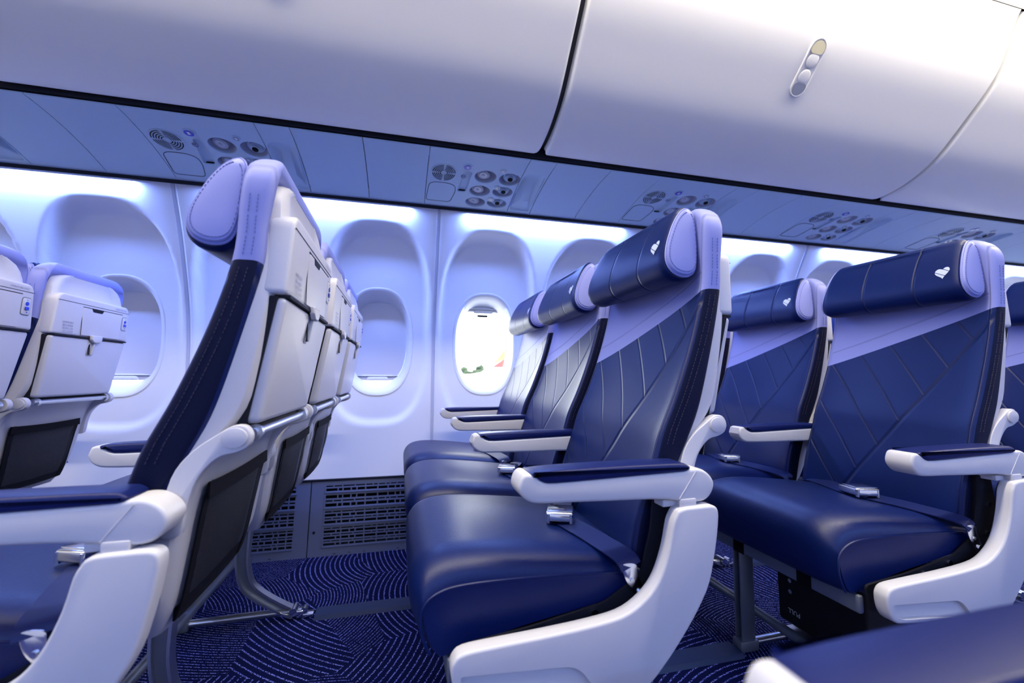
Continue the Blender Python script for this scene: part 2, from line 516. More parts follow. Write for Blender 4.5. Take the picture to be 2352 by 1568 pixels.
CUSH = [(.390, -.358), (.30, -.374), (.18, -.392), (.075, -.415), (.048, -.412), (.030, -.385), (.020, -.345), (.024, -.312), (.045, -.288), (.085, -.277), (.15, -.277), (.25, -.287), (.34, -.299), (.39, -.306), (.405, -.318), (.402, -.34)]
CUSHP = cr(CUSH, 4, True)
def cushion_pt(x, z, t, k=1.0):
    C = (.21, -.345); x = C[0]+(x-C[0])*k; z = C[1]+(z-C[1])*k
    hw = .203
    y = t*hw
    e = max(0, (abs(t)-.66)/.34)
    drop = .040*(1-math.sqrt(max(1-e*e, 0)))
    wt = min(max((z+.345)/.06, 0), 1)
    z2 = z-drop*wt
    if x < .11: x += .020*e*e*(.11-x)/.09
    return (x, y, Z(z2))
def cushion_mesh():
    bm = bmesh.new(); rings = []
    ts = [-1, -1, -.985, -.96, -.92, -.87, -.80, -.72, -.66]+[-.6+1.2*i/10 for i in range(11)]+[.66, .72, .80, .87, .92, .96, .985, 1, 1]
    ks = [.94]+[1]*(len(ts)-2)+[.94]
    for t, k in zip(ts, ks):
        rings.append([cushion_pt(x, z, t, k) for x, z in CUSHP])
    loft(bm, rings)
    # welt along each upper edge, turning down over the nose
    top = [p for p in CUSHP if p[1] > -.35 and p[0] < .40]
    top.sort(key=lambda p: (p[0] > .03, p[0] if p[0] > .03 else -p[1]))
    seam = [(.052, -.412), (.040, -.385), (.038, -.36), (.043, -.342), (.06, -.328), (.09, -.320), (.15, -.318), (.25, -.320), (.33, -.324), (.375, -.327), (.392, -.336)]
    for s in (-1, 1):
        tube(bm, cr([(x, s*.2032, Z(z)) for x, z in seam], 4, False), .0024, 6)
    return bm

def shell_mesh():
    bm = bmesh.new(); rings = []
    zs = [-.375+i*(.312+.375)/40 for i in range(41)]
    for z in zs:
        xr = interp(SHELL, z); hw = interp(SHELLHW, z)
        xi = interp(REAR, z)-.012 if z > -.3 else xr-.05
        R = .05
        if z > .312-R: hw = hw-R*.8+.8*math.sqrt(max(R*R-(z-(.312-R))**2, 0))
        dish = .013*sstep(.225, .25, z)*sstep(.31, .285, z)   # hollow above the flap module
        ring = [(xi, -hw), (xr-.020, -hw), (xr-.008, -hw+.003), (xr-.002, -hw+.012), (xr, -hw+.028)]
        for i in range(1, 12):
            y = (-hw+.028)+2*(hw-.028)*i/12
            ring.append((xr-dish*sstep(hw-.028, hw-.06, abs(y)), y))
        ring += [(xr, hw-.028), (xr-.002, hw-.012), (xr-.008, hw-.003), (xr-.020, hw), (xi, hw)]
        rings.append([(x, y, Z(z)) for x, y in ring])
    loft(bm, rings)
    return bm

def slab(z0, z1, hw0, hw1, x0, x1, off, th, r, n=24, mi=0, bm=None, side=.02):
    """a panel standing on the rear of the seat between heights z0 (bottom) and z1 (top); x0,x1 rear faces at bottom and top"""
    bm = bm or bmesh.new()
    rings = []
    seq = [(0, 0.0, 1), (0.0, 0, 0), (1, 0, 0)]
    out = roundpoly([(-hw0, 0), (hw0, 0), (hw1, 1), (-hw1, 1)], [0, 0, 0, 0])
    poly = roundpoly([(-hw0, z0), (hw0, z0), (hw1, z1), (-hw1, z1)], r, 5)
    def f(u, w, t):
        k = (w-z0)/(z1-z0); xb = x0+(x1-x0)*k
        return (xb+t, u, Z(w))
    prism(bm, poly, off-th, off, side, 4, f, mi)
    return bm

MODX0, MODX1 = .620, .628      # rear face of the flap module (bottom, top)
TRAYX0, TRAYX1 = .588, .620

def lin(z, z0, z1, a, b): return a+(b-a)*(z-z0)/(z1-z0)

def seat_back_parts(root, lettering=True, right=True):
    bm = back_mesh(False); bm.normal_update()
    for f in bm.faces:
        if abs(f.normal.y) > .75: f.material_index = 2
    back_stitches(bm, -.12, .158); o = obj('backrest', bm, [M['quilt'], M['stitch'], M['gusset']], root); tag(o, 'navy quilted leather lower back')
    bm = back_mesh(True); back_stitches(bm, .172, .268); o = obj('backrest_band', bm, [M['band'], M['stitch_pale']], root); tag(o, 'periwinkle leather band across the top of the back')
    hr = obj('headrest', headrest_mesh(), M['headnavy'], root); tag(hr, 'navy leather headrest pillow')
    for s in (-1, 1):
        c = obj('headrest_cap', headcap_mesh(s), [M['peri'], M['stitch_pale']], hr); tag(c, 'periwinkle end cap')
    tag(obj('heart_emblem', emblem_mesh(), M['emblem'], hr, smooth=False), 'pale striped heart emblem')
    sh = obj('back_shell', shell_mesh(), M['plastic'], root); tag(sh, 'light grey plastic rear shell')
    # flap module with door, socket panel and lettering
    md = obj('flap_module', slab(.119, .246, .187, .176, MODX0, MODX1, 0, .040, [.009, .009, .024, .024], side=.007), M['plastic'], root)
    mx = lambda z: lin(z, .119, .246, MODX0, MODX1)
    bm = slab(.124, .214, .0995, .0995, mx(.124), mx(.214), .0016, .006, [.002, .002, .008, .008], side=.001)
    for v in bm.verts: v.co.y += .034
    obj('stowage_door', bm, M['plastic'], md)
    bm = bmesh.new()
    prism(bm, roundpoly([(-.03, .216), (.033, .216), (.024, .204), (-.021, .204)], .003), -.002, .0022, .0005, 2, lambda u, w, t: (mx(w)+t, u, Z(w)))
    # joint lines round the door
    box(bm, (mx(.2155)+.0005, .034, Z(.2155)), (.002, .205, .0016)); box(bm, (mx(.17)+.0003, -.067, Z(.168)), (.001, .0012, .09)); box(bm, (mx(.223)+.0003, 0, Z(.2235)), (.001, .35, .0010))
    obj('door_notch', bm, M['dark'], md, smooth=False)
    bm = bmesh.new()
    pol = roundpoly([(.140, .160), (.167, .160), (.167, .206), (.140, .206)], .006)
    prism(bm, inset(pol, -.0022), -.002, .0006, 0, 2, lambda u, w, t: (mx(w)+t, u, Z(w)), 1)
    prism(bm, pol, -.002, .0022, .0012, 2, lambda u, w, t: (mx(w)+t, u, Z(w)), 0)
    sk = obj('socket_panel', bm, [M['plastic'], M['steel_dark']], md); tag(sk, 'small charging socket panel with blue marks')
    if lettering:
        bm = bmesh.new()
        X, Y = (0, 1, 0), (0, 0, 1)
        text_bm('LITERATURE ONLY', .0075, (mx(.231)+.0008, .125, Z(.231)), X, Y, bm)
        tag(obj('heading_print', bm, M['ink'], md, smooth=False), 'dark printed heading'); bm = bmesh.new()
        for i, s in enumerate(('FASTEN SEAT', 'BELT WHILE', 'SEATED. LIFE', 'VEST UNDER')):
            text_bm(s, .0078, (mx(.155)+.0008, -.125, Z(.158-.0095*i)), X, Y, bm)
        tag(obj('notice_print', bm, M['ink'], md, smooth=False), 'dark printed notice')
        bm = bmesh.new()
        xx = mx(.18)+.0036
        box(bm, (xx, .1535, Z(.1775)), (.002, .013, .009), .0008)
        cyl(bm, (xx-.001, .1535, Z(.1905)), (xx+.001, .1535, Z(.1905)), .0052, n=14)
        for zz in (.2005, .1665): cyl(bm, (xx-.001, .1535, Z(zz)), (xx+.0005, .1535, Z(zz)), .0012, n=8)
        tag(obj('socket', bm, M['ink_blue'], md), 'blue socket marks')
    # tray table
    tr = obj('tray_table', slab(-.073, .115, .168, .181, TRAYX0, TRAYX1, 0, .026, .011, side=.008), M['plastic'], root)
    tx = lambda z: lin(z, -.073, .115, TRAYX0, TRAYX1)
    obj('tray_gap', slab(-.078, .117, .171, .184, .570, .6085, 0, .012, .004, side=.001), M['dark'], tr, smooth=False)
    bm = bmesh.new()
    prism(bm, roundpoly([(-.019, .058), (.019, .058), (.022, .104), (-.022, .104)], .012, 5), -.006, .0006, .0005, 2, lambda u, w, t: (tx(w)+t, u, Z(w)))
    o = obj('latch_recess', bm, M['plastic2'], tr)
    bm = bmesh.new()
    prism(bm, roundpoly([(-.022, .126), (.030, .126), (.030, .112), (.017, .102), (-.009, .102), (-.022, .112)], .003), .001, .011, .003, 3, lambda u, w, t: (tx(.115)+t, u, Z(w)))
    prism(bm, roundpoly([(-.001, .062), (.007, .062), (.010, .104), (.001, .104)], .002), 0, .007, .0015, 2, lambda u, w, t: (tx(w)+t, u, Z(w)))
    obj('tray_latch', bm, M['plastic'], tr)
    bm = bmesh.new()
    box(bm, (tx(.117)-.012, 0, Z(.117)), (.03, .352, .0045)); box(bm, (tx(.09)+.0008, -.011, Z(.082)), (.002, .007, .042), .0005)
    obj('tray_joint', bm, M['dark'], tr, smooth=False)
    # bumper bar, hubs and arms of the tray
    bm = bmesh.new()
    cyl(bm, (.578, -.168, Z(-.087)), (.578, .168, Z(-.087)), .0075, n=16)
    for s in (-1, 1): cyl(bm, (.578, s*.150, Z(-.087)), (.578, s*.160, Z(-.087)), .0125, n=16)
    tag(obj('tray_bar', bm, M['metal'], root), 'metal bar below the tray')
    bm = bmesh.new()
    box(bm, (.562, 0, Z(-.081)), (.024, .318, .008), .002)
    obj('tray_bar_gap', bm, M['dark'], root)
    arm = [(.482, -.215), (.486, -.165), (.496, -.130), (.516, -.104), (.540, -.086), (.562, -.072), (.578, -.073), (.586, -.086), (.582, -.101), (.567, -.109), (.550, -.113), (.535, -.125), (.521, -.146), (.512, -.178), (.506, -.215)]
    for s in (-1, 1):
        bm = bmesh.new(); prism(bm, cr(arm, 3, True), s*.190-.009, s*.190+.009, .0018, 3)
        # oval hub disc
        prism(bm, superell(.0165, .0140, 2, 24, (.566, -.0885)), s*.200-.003, s*.200+.0015, .0008, 2)
        obj('tray_arm', bm, M['plastic'], root)
    # net pocket
    bm = bmesh.new(); rows = []
    nz, ny = 12, 14
    for i in range(nz+1):
        k = i/nz; z = -.160-.195*k
        row = []
        for j in range(ny+1):
            t = -1+2*j/ny; hw = .143-.012*k
            zz = z-.004*(1-t*t)
            bulge = .014*math.sin(min(k*1.15, 1)*PI)*(1-t**4)+.006
            row.append((interp(SHELL, z)+bulge, t*hw, Z(zz)))
        rows.append(row)
    loft(bm, rows, False, False, False)
    nt = obj('seat_pocket', bm, M['net'], root, recalc=False); tag(nt, 'black net literature pocket')
    bm = bmesh.new()
    ring = [Vector(p) for p in rows[0]]+[Vector(r[-1]) for r in rows[1:]]+[Vector(p) for p in rows[-1][::-1][1:]]+[Vector(r[0]) for r in rows[::-1][1:-1]]
    strap(bm, [tuple(p+Vector((.001, 0, -.010))) for p in rows[0:1][0] and [Vector(q) for q in rows[0]]], .022, .003, (0, 0, 1))
    for c in (0, -1):
        strap(bm, [tuple(Vector(r[c])+Vector((.001, -.008*(-1 if c == 0 else 1), 0))) for r in rows], .018, .003, (0, 1, 0))
    strap(bm, [tuple(Vector(q)+Vector((.001, 0, .008))) for q in rows[-1]], .018, .003, (0, 0, 1))
    obj('pocket_edge', bm, M['black'], nt, smooth=False)

ARMB = [(.180, -.151), (.190, -.1475), (.201, -.152), (.212, -.160), (.235, -.163), (.34, -.160), (.44, -.157), (.458, -.1555), (.475, -.1525), (.491, -.1545), (.506, -.164), (.5145, -.179), (.508, -.196), (.494, -.206), (.47, -.207), (.43, -.201), (.39, -.198), (.32, -.196), (.26, -.194), (.215, -.193), (.194, -.190), (.180, -.180), (.174, -.167)]
PADP = [(.1935, -.1485), (.203, -.1462), (.25, -.1440), (.36, -.1425), (.448, -.1430), (.464, -.1460), (.470, -.1515), (.462, -.1570), (.44, -.158), (.34, -.161), (.235, -.164), (.212, -.161), (.201, -.153)]
def armrest(root, y, w, full=True):
    bm = bmesh.new()
    if full: pol = cr(ARMB, 3, True)
    else:
        pts = [p for p in ARMB if p[0] < .445]
        i = max(range(len(pts)), key=lambda k: (pts[k][1] > -.17, pts[k][0]))
        top = [p for p in ARMB[:7]]; bot = [(.43, -.196), (.39, -.195), (.32, -.195), (.26, -.194), (.215, -.193), (.194, -.190), (.180, -.180), (.174, -.167)]
        pol = cr(top, 3, False)+[(.452, -.157), (.456, -.196)]+cr(bot, 3, False)
    prism(bm, pol, y-w/2, y+w/2, .0055, 4)
    a = obj('armrest', bm, M['armwhite'], root); tag(a, 'pale grey armrest with navy pad')
    bm = bmesh.new()
    pad = PADP if full else [p if p[0] < .45 else (min(p[0], .453), p[1]) for p in PADP]
    pol = cr(PADP, 3, True) if full else cr(PADP[:4], 3, False)+[(.452, -.143), (.455, -.1575)]+cr(PADP[8:], 3, False)
    prism(bm, pol, y-w/2-.0008, y+w/2+.0008, .006, 3)
    obj('armrest_pad', bm, M['pad'], a)
    if full:
        bm = bmesh.new()
        tube(bm, [(.446, y-w/2-.0003, Z(-.200)), (.478, y-w/2-.0003, Z(-.158))], .0008, 6)
        box(bm, (.448, y, Z(-.209)), (.05, w*.55, .012), .002)
        obj('armrest_hinge', bm, M['plastic2'], a)
    return a

BAY = [(.4335, -.2215), (.439, -.2150), (.452, -.2120), (.475, -.2112), (.496, -.2108), (.5075, -.2135), (.5125, -.223), (.511, -.245), (.505, -.28), (.492, -.331), (.470, -.370), (.441, -.408), (.405, -.448), (.375, -.473), (.345, -.478), (.27, -.463), (.19, -.455), (.118, -.449), (.094, -.444), (.081, -.428), (.0765, -.405), (.080, -.392), (.094, -.383), (.14, -.3795), (.214, -.376), (.285, -.371), (.335, -.364), (.366, -.350), (.390, -.330), (.406, -.305), (.419, -.27), (.427, -.235)]
def bay_panel(root, s=-1):
    y0, y1 = s*.262, s*.235
    bm = bmesh.new(); prism(bm, cr(BAY, 3, True), y0, y1, .0045, 4)
    o = obj('side_panel', bm, M['armwhite'], root)
    # pressed pocket on the outer face
    cut = bmesh.new()
    pk = roundpoly([(.092, -.413), (.266, -.4235), (.292, -.470), (.29, -.52), (.085, -.52)], [.004, .022, .004, 0, 0], 5)
    pk = [(x, max(z, -.4475+(.118-x)*.08)) for x, z in pk]
    pk = roundpoly([(.090, -.4125), (.262, -.4235), (.288, -.4575), (.19, -.4465), (.112, -.4405), (.092, -.432)], [.004, .024, .006, .01, .008, .006], 5)
    prism(cut, pk, s*.272, s*.254)
    c = obj('cutter', cut, M['armwhite'], root)
    md = o.modifiers.new('b', 'BOOLEAN'); md.object = c; md.operation = 'DIFFERENCE'; md.solver = 'EXACT'
    dg = bpy.context.evaluated_depsgraph_get(); me = bpy.data.meshes.new_from_object(o.evaluated_get(dg))
    o.modifiers.clear(); o.data = me; bpy.data.objects.remove(c)
    for p in me.polygons: p.use_smooth = len(p.vertices) <= 8
    me.set_sharp_from_angle(angle=math.radians(30))
    tag(o, 'pale grey curved end panel below the armrest')
    # hinge block and dark inner lining
    bm = bmesh.new()
    box(bm, (.462, s*.245, Z(-.207)), (.030, .016, .014), .002)
    obj('panel_hinge', bm, M['plastic2'], o)
    bm = bmesh.new()
    pol = inset(cr(BAY, 2, True), .006)
    prism(bm, pol, s*.2355, s*.232, 0)
    obj('panel_lining', bm, M['black'], o)
    bm = bmesh.new()
    sp = [(.09, -.400), (.20, -.388), (.33, -.366), (.395, -.330), (.415, -.26), (.422, -.205), (.452, -.205), (.462, -.26), (.450, -.34), (.42, -.40), (.34, -.445), (.10, -.450)]
    prism(bm, roundpoly(sp, .01), s*.214, s*.209, 0, mi=0)
    for x, z in ((.16, -.405), (.24, -.392), (.31, -.378), (.425, -.33), (.437, -.27)): cyl(bm, (x, s*.2145, Z(z)), (x, s*.219, Z(z)), .006, n=12, mi=1)
    obj('side_spreader', bm, [M['dark'], M['chrome']], root, smooth=False)
    return o

def seat_belt(root, side=-1):
    b = bmesh.new()
    near = cr([(.374, -.221, Z(-.312)), (.370, -.214, Z(-.302)), (.364, -.194, Z(-.297)), (.354, -.155, Z(-.294)), (.343, -.115, Z(-.291)), (.333, -.075, Z(-.290)), (.327, -.052, Z(-.289))], 5, False)
    strap(b, near, .044, .0022, (.9, .25, .12))
    far = cr([(.436, .205, Z(-.335)), (.424, .196, Z(-.312)), (.405, .170, Z(-.301)), (.386, .120, Z(-.297)), (.362, .065, Z(-.294)), (.338, .015, Z(-.291)), (.328, -.012, Z(-.289))], 5, False)
    strap(b, far, .044, .0022, (.95, .2, .1))
    belt = obj('seat_belt', b, M['web'], root, smooth=False); tag(belt, 'navy lap belt lying on the cushion')
    b = bmesh.new()
    Mx = Matrix.Rotation(math.radians(68), 3, 'Z') @ Matrix.Rotation(math.radians(4), 3, 'Y')
    bx_, by_, bz_ = .322, -.030, -.279
    box(b, (bx_, by_, Z(bz_)), (.074, .054, .018), .004, 3, Mx)
    box(b, (bx_-.001, by_-.003, Z(bz_+.0105)), (.054, .050, .003), .0012, 2, Mx)
    Md = Matrix.Rotation(math.radians(68), 3, 'Z')
    for q in (-.022, .022):
        p = Md @ Vector((-.034, q, 0)); cyl(b, (bx_+p.x, by_+p.y, Z(bz_-.009)), (bx_+p.x, by_+p.y, Z(bz_+.008)), .004, n=10)
    tag(obj('buckle', b, M['chrome'], belt), 'silver lift-lever buckle')
    b = bmesh.new()
    pl = [(x-.029, z+.013) for x, z in [(.386, -.322), (.398, -.318), (.412, -.322), (.414, -.335), (.421, -.352), (.430, -.372), (.424, -.379), (.412, -.374), (.402, -.358), (.392, -.344)]]
    prism(b, cr(pl, 3, True), -.2225, -.219, .0008, 2)
    cyl(b, (.389, -.2255, Z(-.353)), (.389, -.218, Z(-.353)), .0065, n=14)
    cyl(b, (.374, -.2255, Z(-.332)), (.374, -.218, Z(-.332)), .0035, n=12)
    tag(obj('belt_fitting', b, M['chrome'], belt), 'shiny metal anchor fitting')

def make_seat(col):
    root = empty('aircraft_chair', (0, SEAT_Y[col], 0))
    o = obj('seat_cushion', cushion_mesh(), M['leather'], root); tag(o, 'navy leather seat cushion')
    seat_back_parts(root)
    if col == 0:
        armrest(root, -.225, .052)
        bay_panel(root)
    else:
        a = armrest(root, -.2248, .044, False)
    if col == 2: armrest(root, .2065, .040, False)
    if col > 0:
        # pivot knob and strip between two backs
        bm = bmesh.new()
        prism(bm, superell(.028, .030, 2.2, 24, (.486, -.172)), -.2248-.020, -.2248+.020, .005, 3)
        box(bm, (.482, -.2248, Z(-.205)), (.03, .03, .03), .004)
        obj('armrest_pivot', bm, M['armwhite'], root)
        bm = bmesh.new(); rows = []
        for i in range(13):
            z = -.205-.185*i/12
            x = interp(SHELL, z)-.010-.03*sstep(-.33, -.40, z)
            rows.append([(x-.02, -.2248-.024, Z(z)), (x, -.2248-.022, Z(z)), (x+.003, -.2248, Z(z)), (x, -.2248+.022, Z(z)), (x-.02, -.2248+.024, Z(z))])
        loft(bm, rows, True, True)
        obj('gap_cover', bm, M['plastic'], root)
    seat_belt(root)
    return root

def make_frame():
    root = empty('seat_stand', (0, 0, 0))
    yA, yB = .68, 1.985
    for x, z, r in ((.175, -.432, .022), (.335, -.425, .022)):
        bm = bmesh.new(); cyl(bm, (x, yA, Z(z)), (x, yB, Z(z)), r, n=18)
        obj('cross_tube', bm, M['steel_dark'], root)
    # front lip rail under the cushions
    bm = bmesh.new(); box(bm, (.083, (yA+yB)/2, Z(-.437)), (.012, yB-yA, .034), .004)
    for y in (.80, .99, 1.24, 1.45, 1.68, 1.88): box(bm, (.077, y, Z(-.436)), (.004, .035, .038), .001, mi=1)
    obj('front_rail', bm, [M['steel_dark'], M['black']], root)
    bm = bmesh.new()
    for yc in SEAT_Y: box(bm, (.225, yc, Z(-.415)), (.30, .36, .010), .003)
    obj('seat_pan', bm, M['black'], root)
    for yc in (1.08, 1.552):
        bm = bmesh.new()
        box(bm, (.168, yc-.011, .165), (.044, .005, .33), .0015); box(bm, (.168, yc+.011, .165), (.044, .005, .33), .0015)
        box(bm, (.188, yc, .165), (.005, .022, .33), .001); box(bm, (.168, yc, .016), (.06, .034, .028), .003)
        obj('front_leg', bm, M['steel_dark'], root)
        bm = bmesh.new()
        out = [(.318, -.43), (.352, -.43), (.346, -.55), (.350, -.600), (.362, -.640), (.392, -.672), (.45, -.712), (.505, -.742), (.500, -.752), (.478, -.754), (.452, -.742), (.39, -.704), (.345, -.668), (.326, -.635), (.315, -.58), (.313, -.52)]
        prism(bm, cr(out, 3, True), yc-.005, yc+.005, .001, 2, mi=1)
        rim = cr(out[1:8], 4, False)
        strap(bm, [(x, yc, Z(z)) for x, z in rim], .026, .006, (0, 1, 0))
        rim = cr([out[i] for i in (0, 15, 14, 13, 12, 11, 10, 9)], 4, False)
        strap(bm, [(x, yc, Z(z)) for x, z in rim], .026, .006, (0, 1, 0))
        obj('rear_leg', bm, [M['metal'], M['steel_dark']], root)
        bm = bmesh.new()
        box(bm, (.494, yc, .017), (.034, .030, .020), .004); cyl(bm, (.482, yc-.02, .026), (.482, yc+.02, .026), .011, n=14)
        cyl(bm, (.512, yc-.012, .022), (.512, yc+.012, .022), .010, n=12); box(bm, (.515, yc, .008), (.05, .026, .012), .003)
        obj('leg_fitting', bm, M['chrome'], root)
        bm = bmesh.new(); cyl(bm, (.16, yc, .018), (.47, yc, .022), .011, n=14)
        obj('floor_tube', bm, M['metal'], root)
    bm = bmesh.new()
    pts = [(.225, .70, Z(-.67)), (.225, .76, Z(-.675)), (.225, 1.93, Z(-.675))]
    tube(bm, pts, .0125, 14)
    obj('luggage_bar', bm, M['steel_dark'], root)
    return root

# ------------------------------------------------------------------ build seats
proto = [make_seat(c) for c in range(3)]
frame0 = make_frame()
ROWS = {-2: (1, 2), -1: (0, 1, 2), 0: (0, 1, 2), 1: (0, 1, 2), 2: (0, 1, 2), 3: (1,)}
WHERE = {
 (-2, 1): 'seat back cut off by the left photo edge, seen from behind, one row ahead',
 (-2, 2): 'window seat at far left seen from behind, beside the closed shade',
 (-1, 0): 'large aisle seat seen from behind with folded tray, nearest at left',
 (-1, 1): 'middle seat seen edge-on from behind, between large aisle seat and window seat',
 (-1, 2): 'window seat seen from behind, farthest of the left row of grey backs',
 (0, 0): 'central aisle seat facing left with bare armrest and silver buckle in front',
 (0, 1): 'middle seat of the central row, partly behind the central aisle seat',
 (0, 2): 'window seat of the central row beside the bright open window',
 (1, 0): 'right-hand aisle seat with wide quilted back and curved end panel',
 (1, 1): 'middle seat between the central aisle seat and right-hand aisle seat',
 (1, 2): 'window seat mostly hidden behind the central aisle seat back',
 (2, 0): 'aisle seat cut off by the right photo edge behind the right-hand row',
 (2, 1): 'middle seat hidden behind the right-hand aisle seat back',
 (2, 2): 'blue headrest glimpsed in the gap left of the right-hand aisle seat',
 (3, 1): 'sliver of a far blue seat between the two backs at right edge',
}
LAB = {k: v for k, v in WHERE.items()}
FRLAB = {-2: 'seat legs and floor tubes under the row at far left', -1: 'metal seat legs on the carpet under the left row of grey backs', 0: 'seat legs and cross tubes under the central row of navy seats',
         1: 'dark seat legs and luggage bar under the right-hand row', 2: 'seat legs under the row behind the right-hand aisle seat', 3: 'seat legs under the farthest row at the right edge'}
for r, cols in ROWS.items():
    for c in cols:
        o = proto[c] if r == 0 else copy_tree(proto[c])
        o.location = (r*PITCH-(.055 if r == -2 else 0), SEAT_Y[c], 0)
        tag(o, LAB[(r, c)], 'aircraft seat', 'navy aircraft seats in triple rows')
    if r == 0: f = frame0
    elif r < 3: f = copy_tree(frame0)
    else: continue
    f.location = (r*PITCH-(.055 if r == -2 else 0), 0, 0)
    tag(f, FRLAB[r], 'seat frame', 'seat support frames under the rows')

# the seat across the aisle whose armrest enters the lower right corner
def mirror_seat():
    root = empty('aircraft_chair', (0, -.047, 0))
    parts = []
    def rec(o, parent):
        me = o.data.copy()
        me.transform(Matrix.Scale(-1, 4, (0, 1, 0))); me.flip_normals()
        n = bpy.data.objects.new(o.name.split('.')[0], me); link(n, parent)
        for k in ('label', 'kind'):
            if k in o: n[k] = o[k]
        for ch in o.children:
            if ch.name.split('.')[0] in ('heading_print', 'notice_print', 'heart_emblem'): continue
            rec(ch, n)
    for ch in proto[0].children: rec(ch, root)
    return root
ms = mirror_seat()
tag(ms, 'nearest seat across the aisle, only its blurred navy armrest shows at lower right', 'aircraft seat', 'navy aircraft seats in triple rows')

# black box under the right-hand aisle seat
bm = bmesh.new()
prism(bm, roundpoly([(.245, -.432), (.52, -.432), (.50, -.600), (.47, -.625), (.250, -.668)], .012), .80, 1.045, .006, 3)
bx = obj('under_seat_box', bm, M['black_box']); bx.location = (PITCH, 0, 0)
tag(bx, 'black cover with PULL tab hanging under the right-hand aisle seat', 'box')
bm = text_bm('PULL', .017, (.2485, .992, Z(-.628)), (0, 1, 0), (0, 0, -1), lift=.0015)
obj('lettering', bm, M['ink_white'], bx, smooth=False)['label'] = 'white upside-down PULL print'
for zz in (-.548, -.576):
    bm = bmesh.new(); cyl(bm, (.2495, .998, Z(zz)), (.2425, .998, Z(zz)), .0055, n=16); obj('snap_stud', bm, M['chrome'], bx)
bm = bmesh.new(); box(bm, (.38, .93, Z(-.685)), (.26, .20, .010), .003); obj('box_rail', bm, M['metal'], bx)

# ------------------------------------------------------------------ floor and tracks
X0, X1 = -2.75, 4.35
YR = -1.27
bm = bmesh.new(); box(bm, ((X0+X1)/2, .40, -.025), (X1-X0, 3.46, .05))
tag(obj('floor', bm, M['carpet'], smooth=False), kind='structure')
n = 0
for yc in (1.08, 1.552):
    for r in range(-3, 4):
        a, b = r*PITCH+.545, (r+1)*PITCH+.135
        bm = bmesh.new(); prism(bm, [(yc-.034, .0), (yc+.034, .0), (yc+.027, .011), (yc-.027, .011)], a, b, 0, 2, lambda u, w, t: (t, u, w))
        n += 1; tag(obj('trim_%d' % n, bm, M['track'], smooth=False), kind='structure')

# ------------------------------------------------------------------ left sidewall with scalloped window bays
WX = -.105; WP = .508; WZ = .1535
WALLP = smooth_tab([(-.80, 1.975), (-.60, 2.045), (-.457, 2.085), (-.30, 2.108), (-.10, 2.116), (.10, 2.112), (.25, 2.090), (.38, 2.050), (.50, 2.005), (.60, 1.962), (.70, 1.912), (.80, 1.870)])
BAYP = smooth_tab([(-.80, 1.98), (-.457, 2.092), (-.30, 2.121), (-.15, 2.130), (.0, 2.132), (.15, 2.130), (.30, 2.121), (.45, 2.090), (.55, 2.064), (.66, 2.018), (.80, 1.94)])
def wall_y(x, z):
    k = round((x-WX)/WP); dx = (x-WX-k*WP)/.226; dz = (z-.215)/.437
    n = 2.9
    e = (abs(dx)**n+abs(dz)**n)**(1/n)
    w = sstep(1.03, .95, e)
    return interp(WALLP, z)*(1-w)+interp(BAYP, z)*w
bm = bmesh.new()
ZB, ZTOP = -.457, .80
nx = int(round((X1-X0)/.0118)); nz = 108
V = {}
for i in range(nx+1):
    x = X0+(X1-X0)*i/nx
    for j in range(nz+1):
        z = ZB+(ZTOP-ZB)*j/nz
        V[i, j] = bm.verts.new((x, wall_y(x, z), Z(z)))
def inwin(x, z, a=.1505, b=.2425):
    k = round((x-WX)/WP); return (abs((x-WX-k*WP)/a)**2.5+abs((z-WZ)/b)**2.5) < 1
for i in range(nx):
    for j in range(nz):
        x = X0+(X1-X0)*(i+.5)/nx; z = ZB+(ZTOP-ZB)*(j+.5)/nz
        if not inwin(x, z): bm.faces.new((V[i, j], V[i+1, j], V[i+1, j+1], V[i, j+1]))
bmesh.ops.delete(bm, geom=[v for v in bm.verts if not v.link_faces], context='VERTS')
tag(obj('wall_left', bm, M['wall'], angle=80, recalc=False), kind='structure')
# joints between sidewall panels
for k in (-3.5, -1.5, .5, 2.5, 4.5, 6.5, 8.5):
    x = WX+k*WP
    if x < X0 or x > X1: continue
    for dx, wdt, mm in ((0, .012, M['wall_trim']), (.0095, .004, M['wall'])):
        bm = bmesh.new(); rows = []
        for j in range(60):
            z = ZB+.002+(ZTOP-ZB)*j/60
            y = interp(WALLP, z)
            rows.append([(x+dx-wdt/2, y+.004, Z(z)), (x+dx-wdt/2, y-.003, Z(z)), (x+dx+wdt/2, y-.003, Z(z)), (x+dx+wdt/2, y+.004, Z(z))])
        loft(bm, rows); n += 1
        tag(obj('trim_%d' % n, bm, mm), kind='structure')
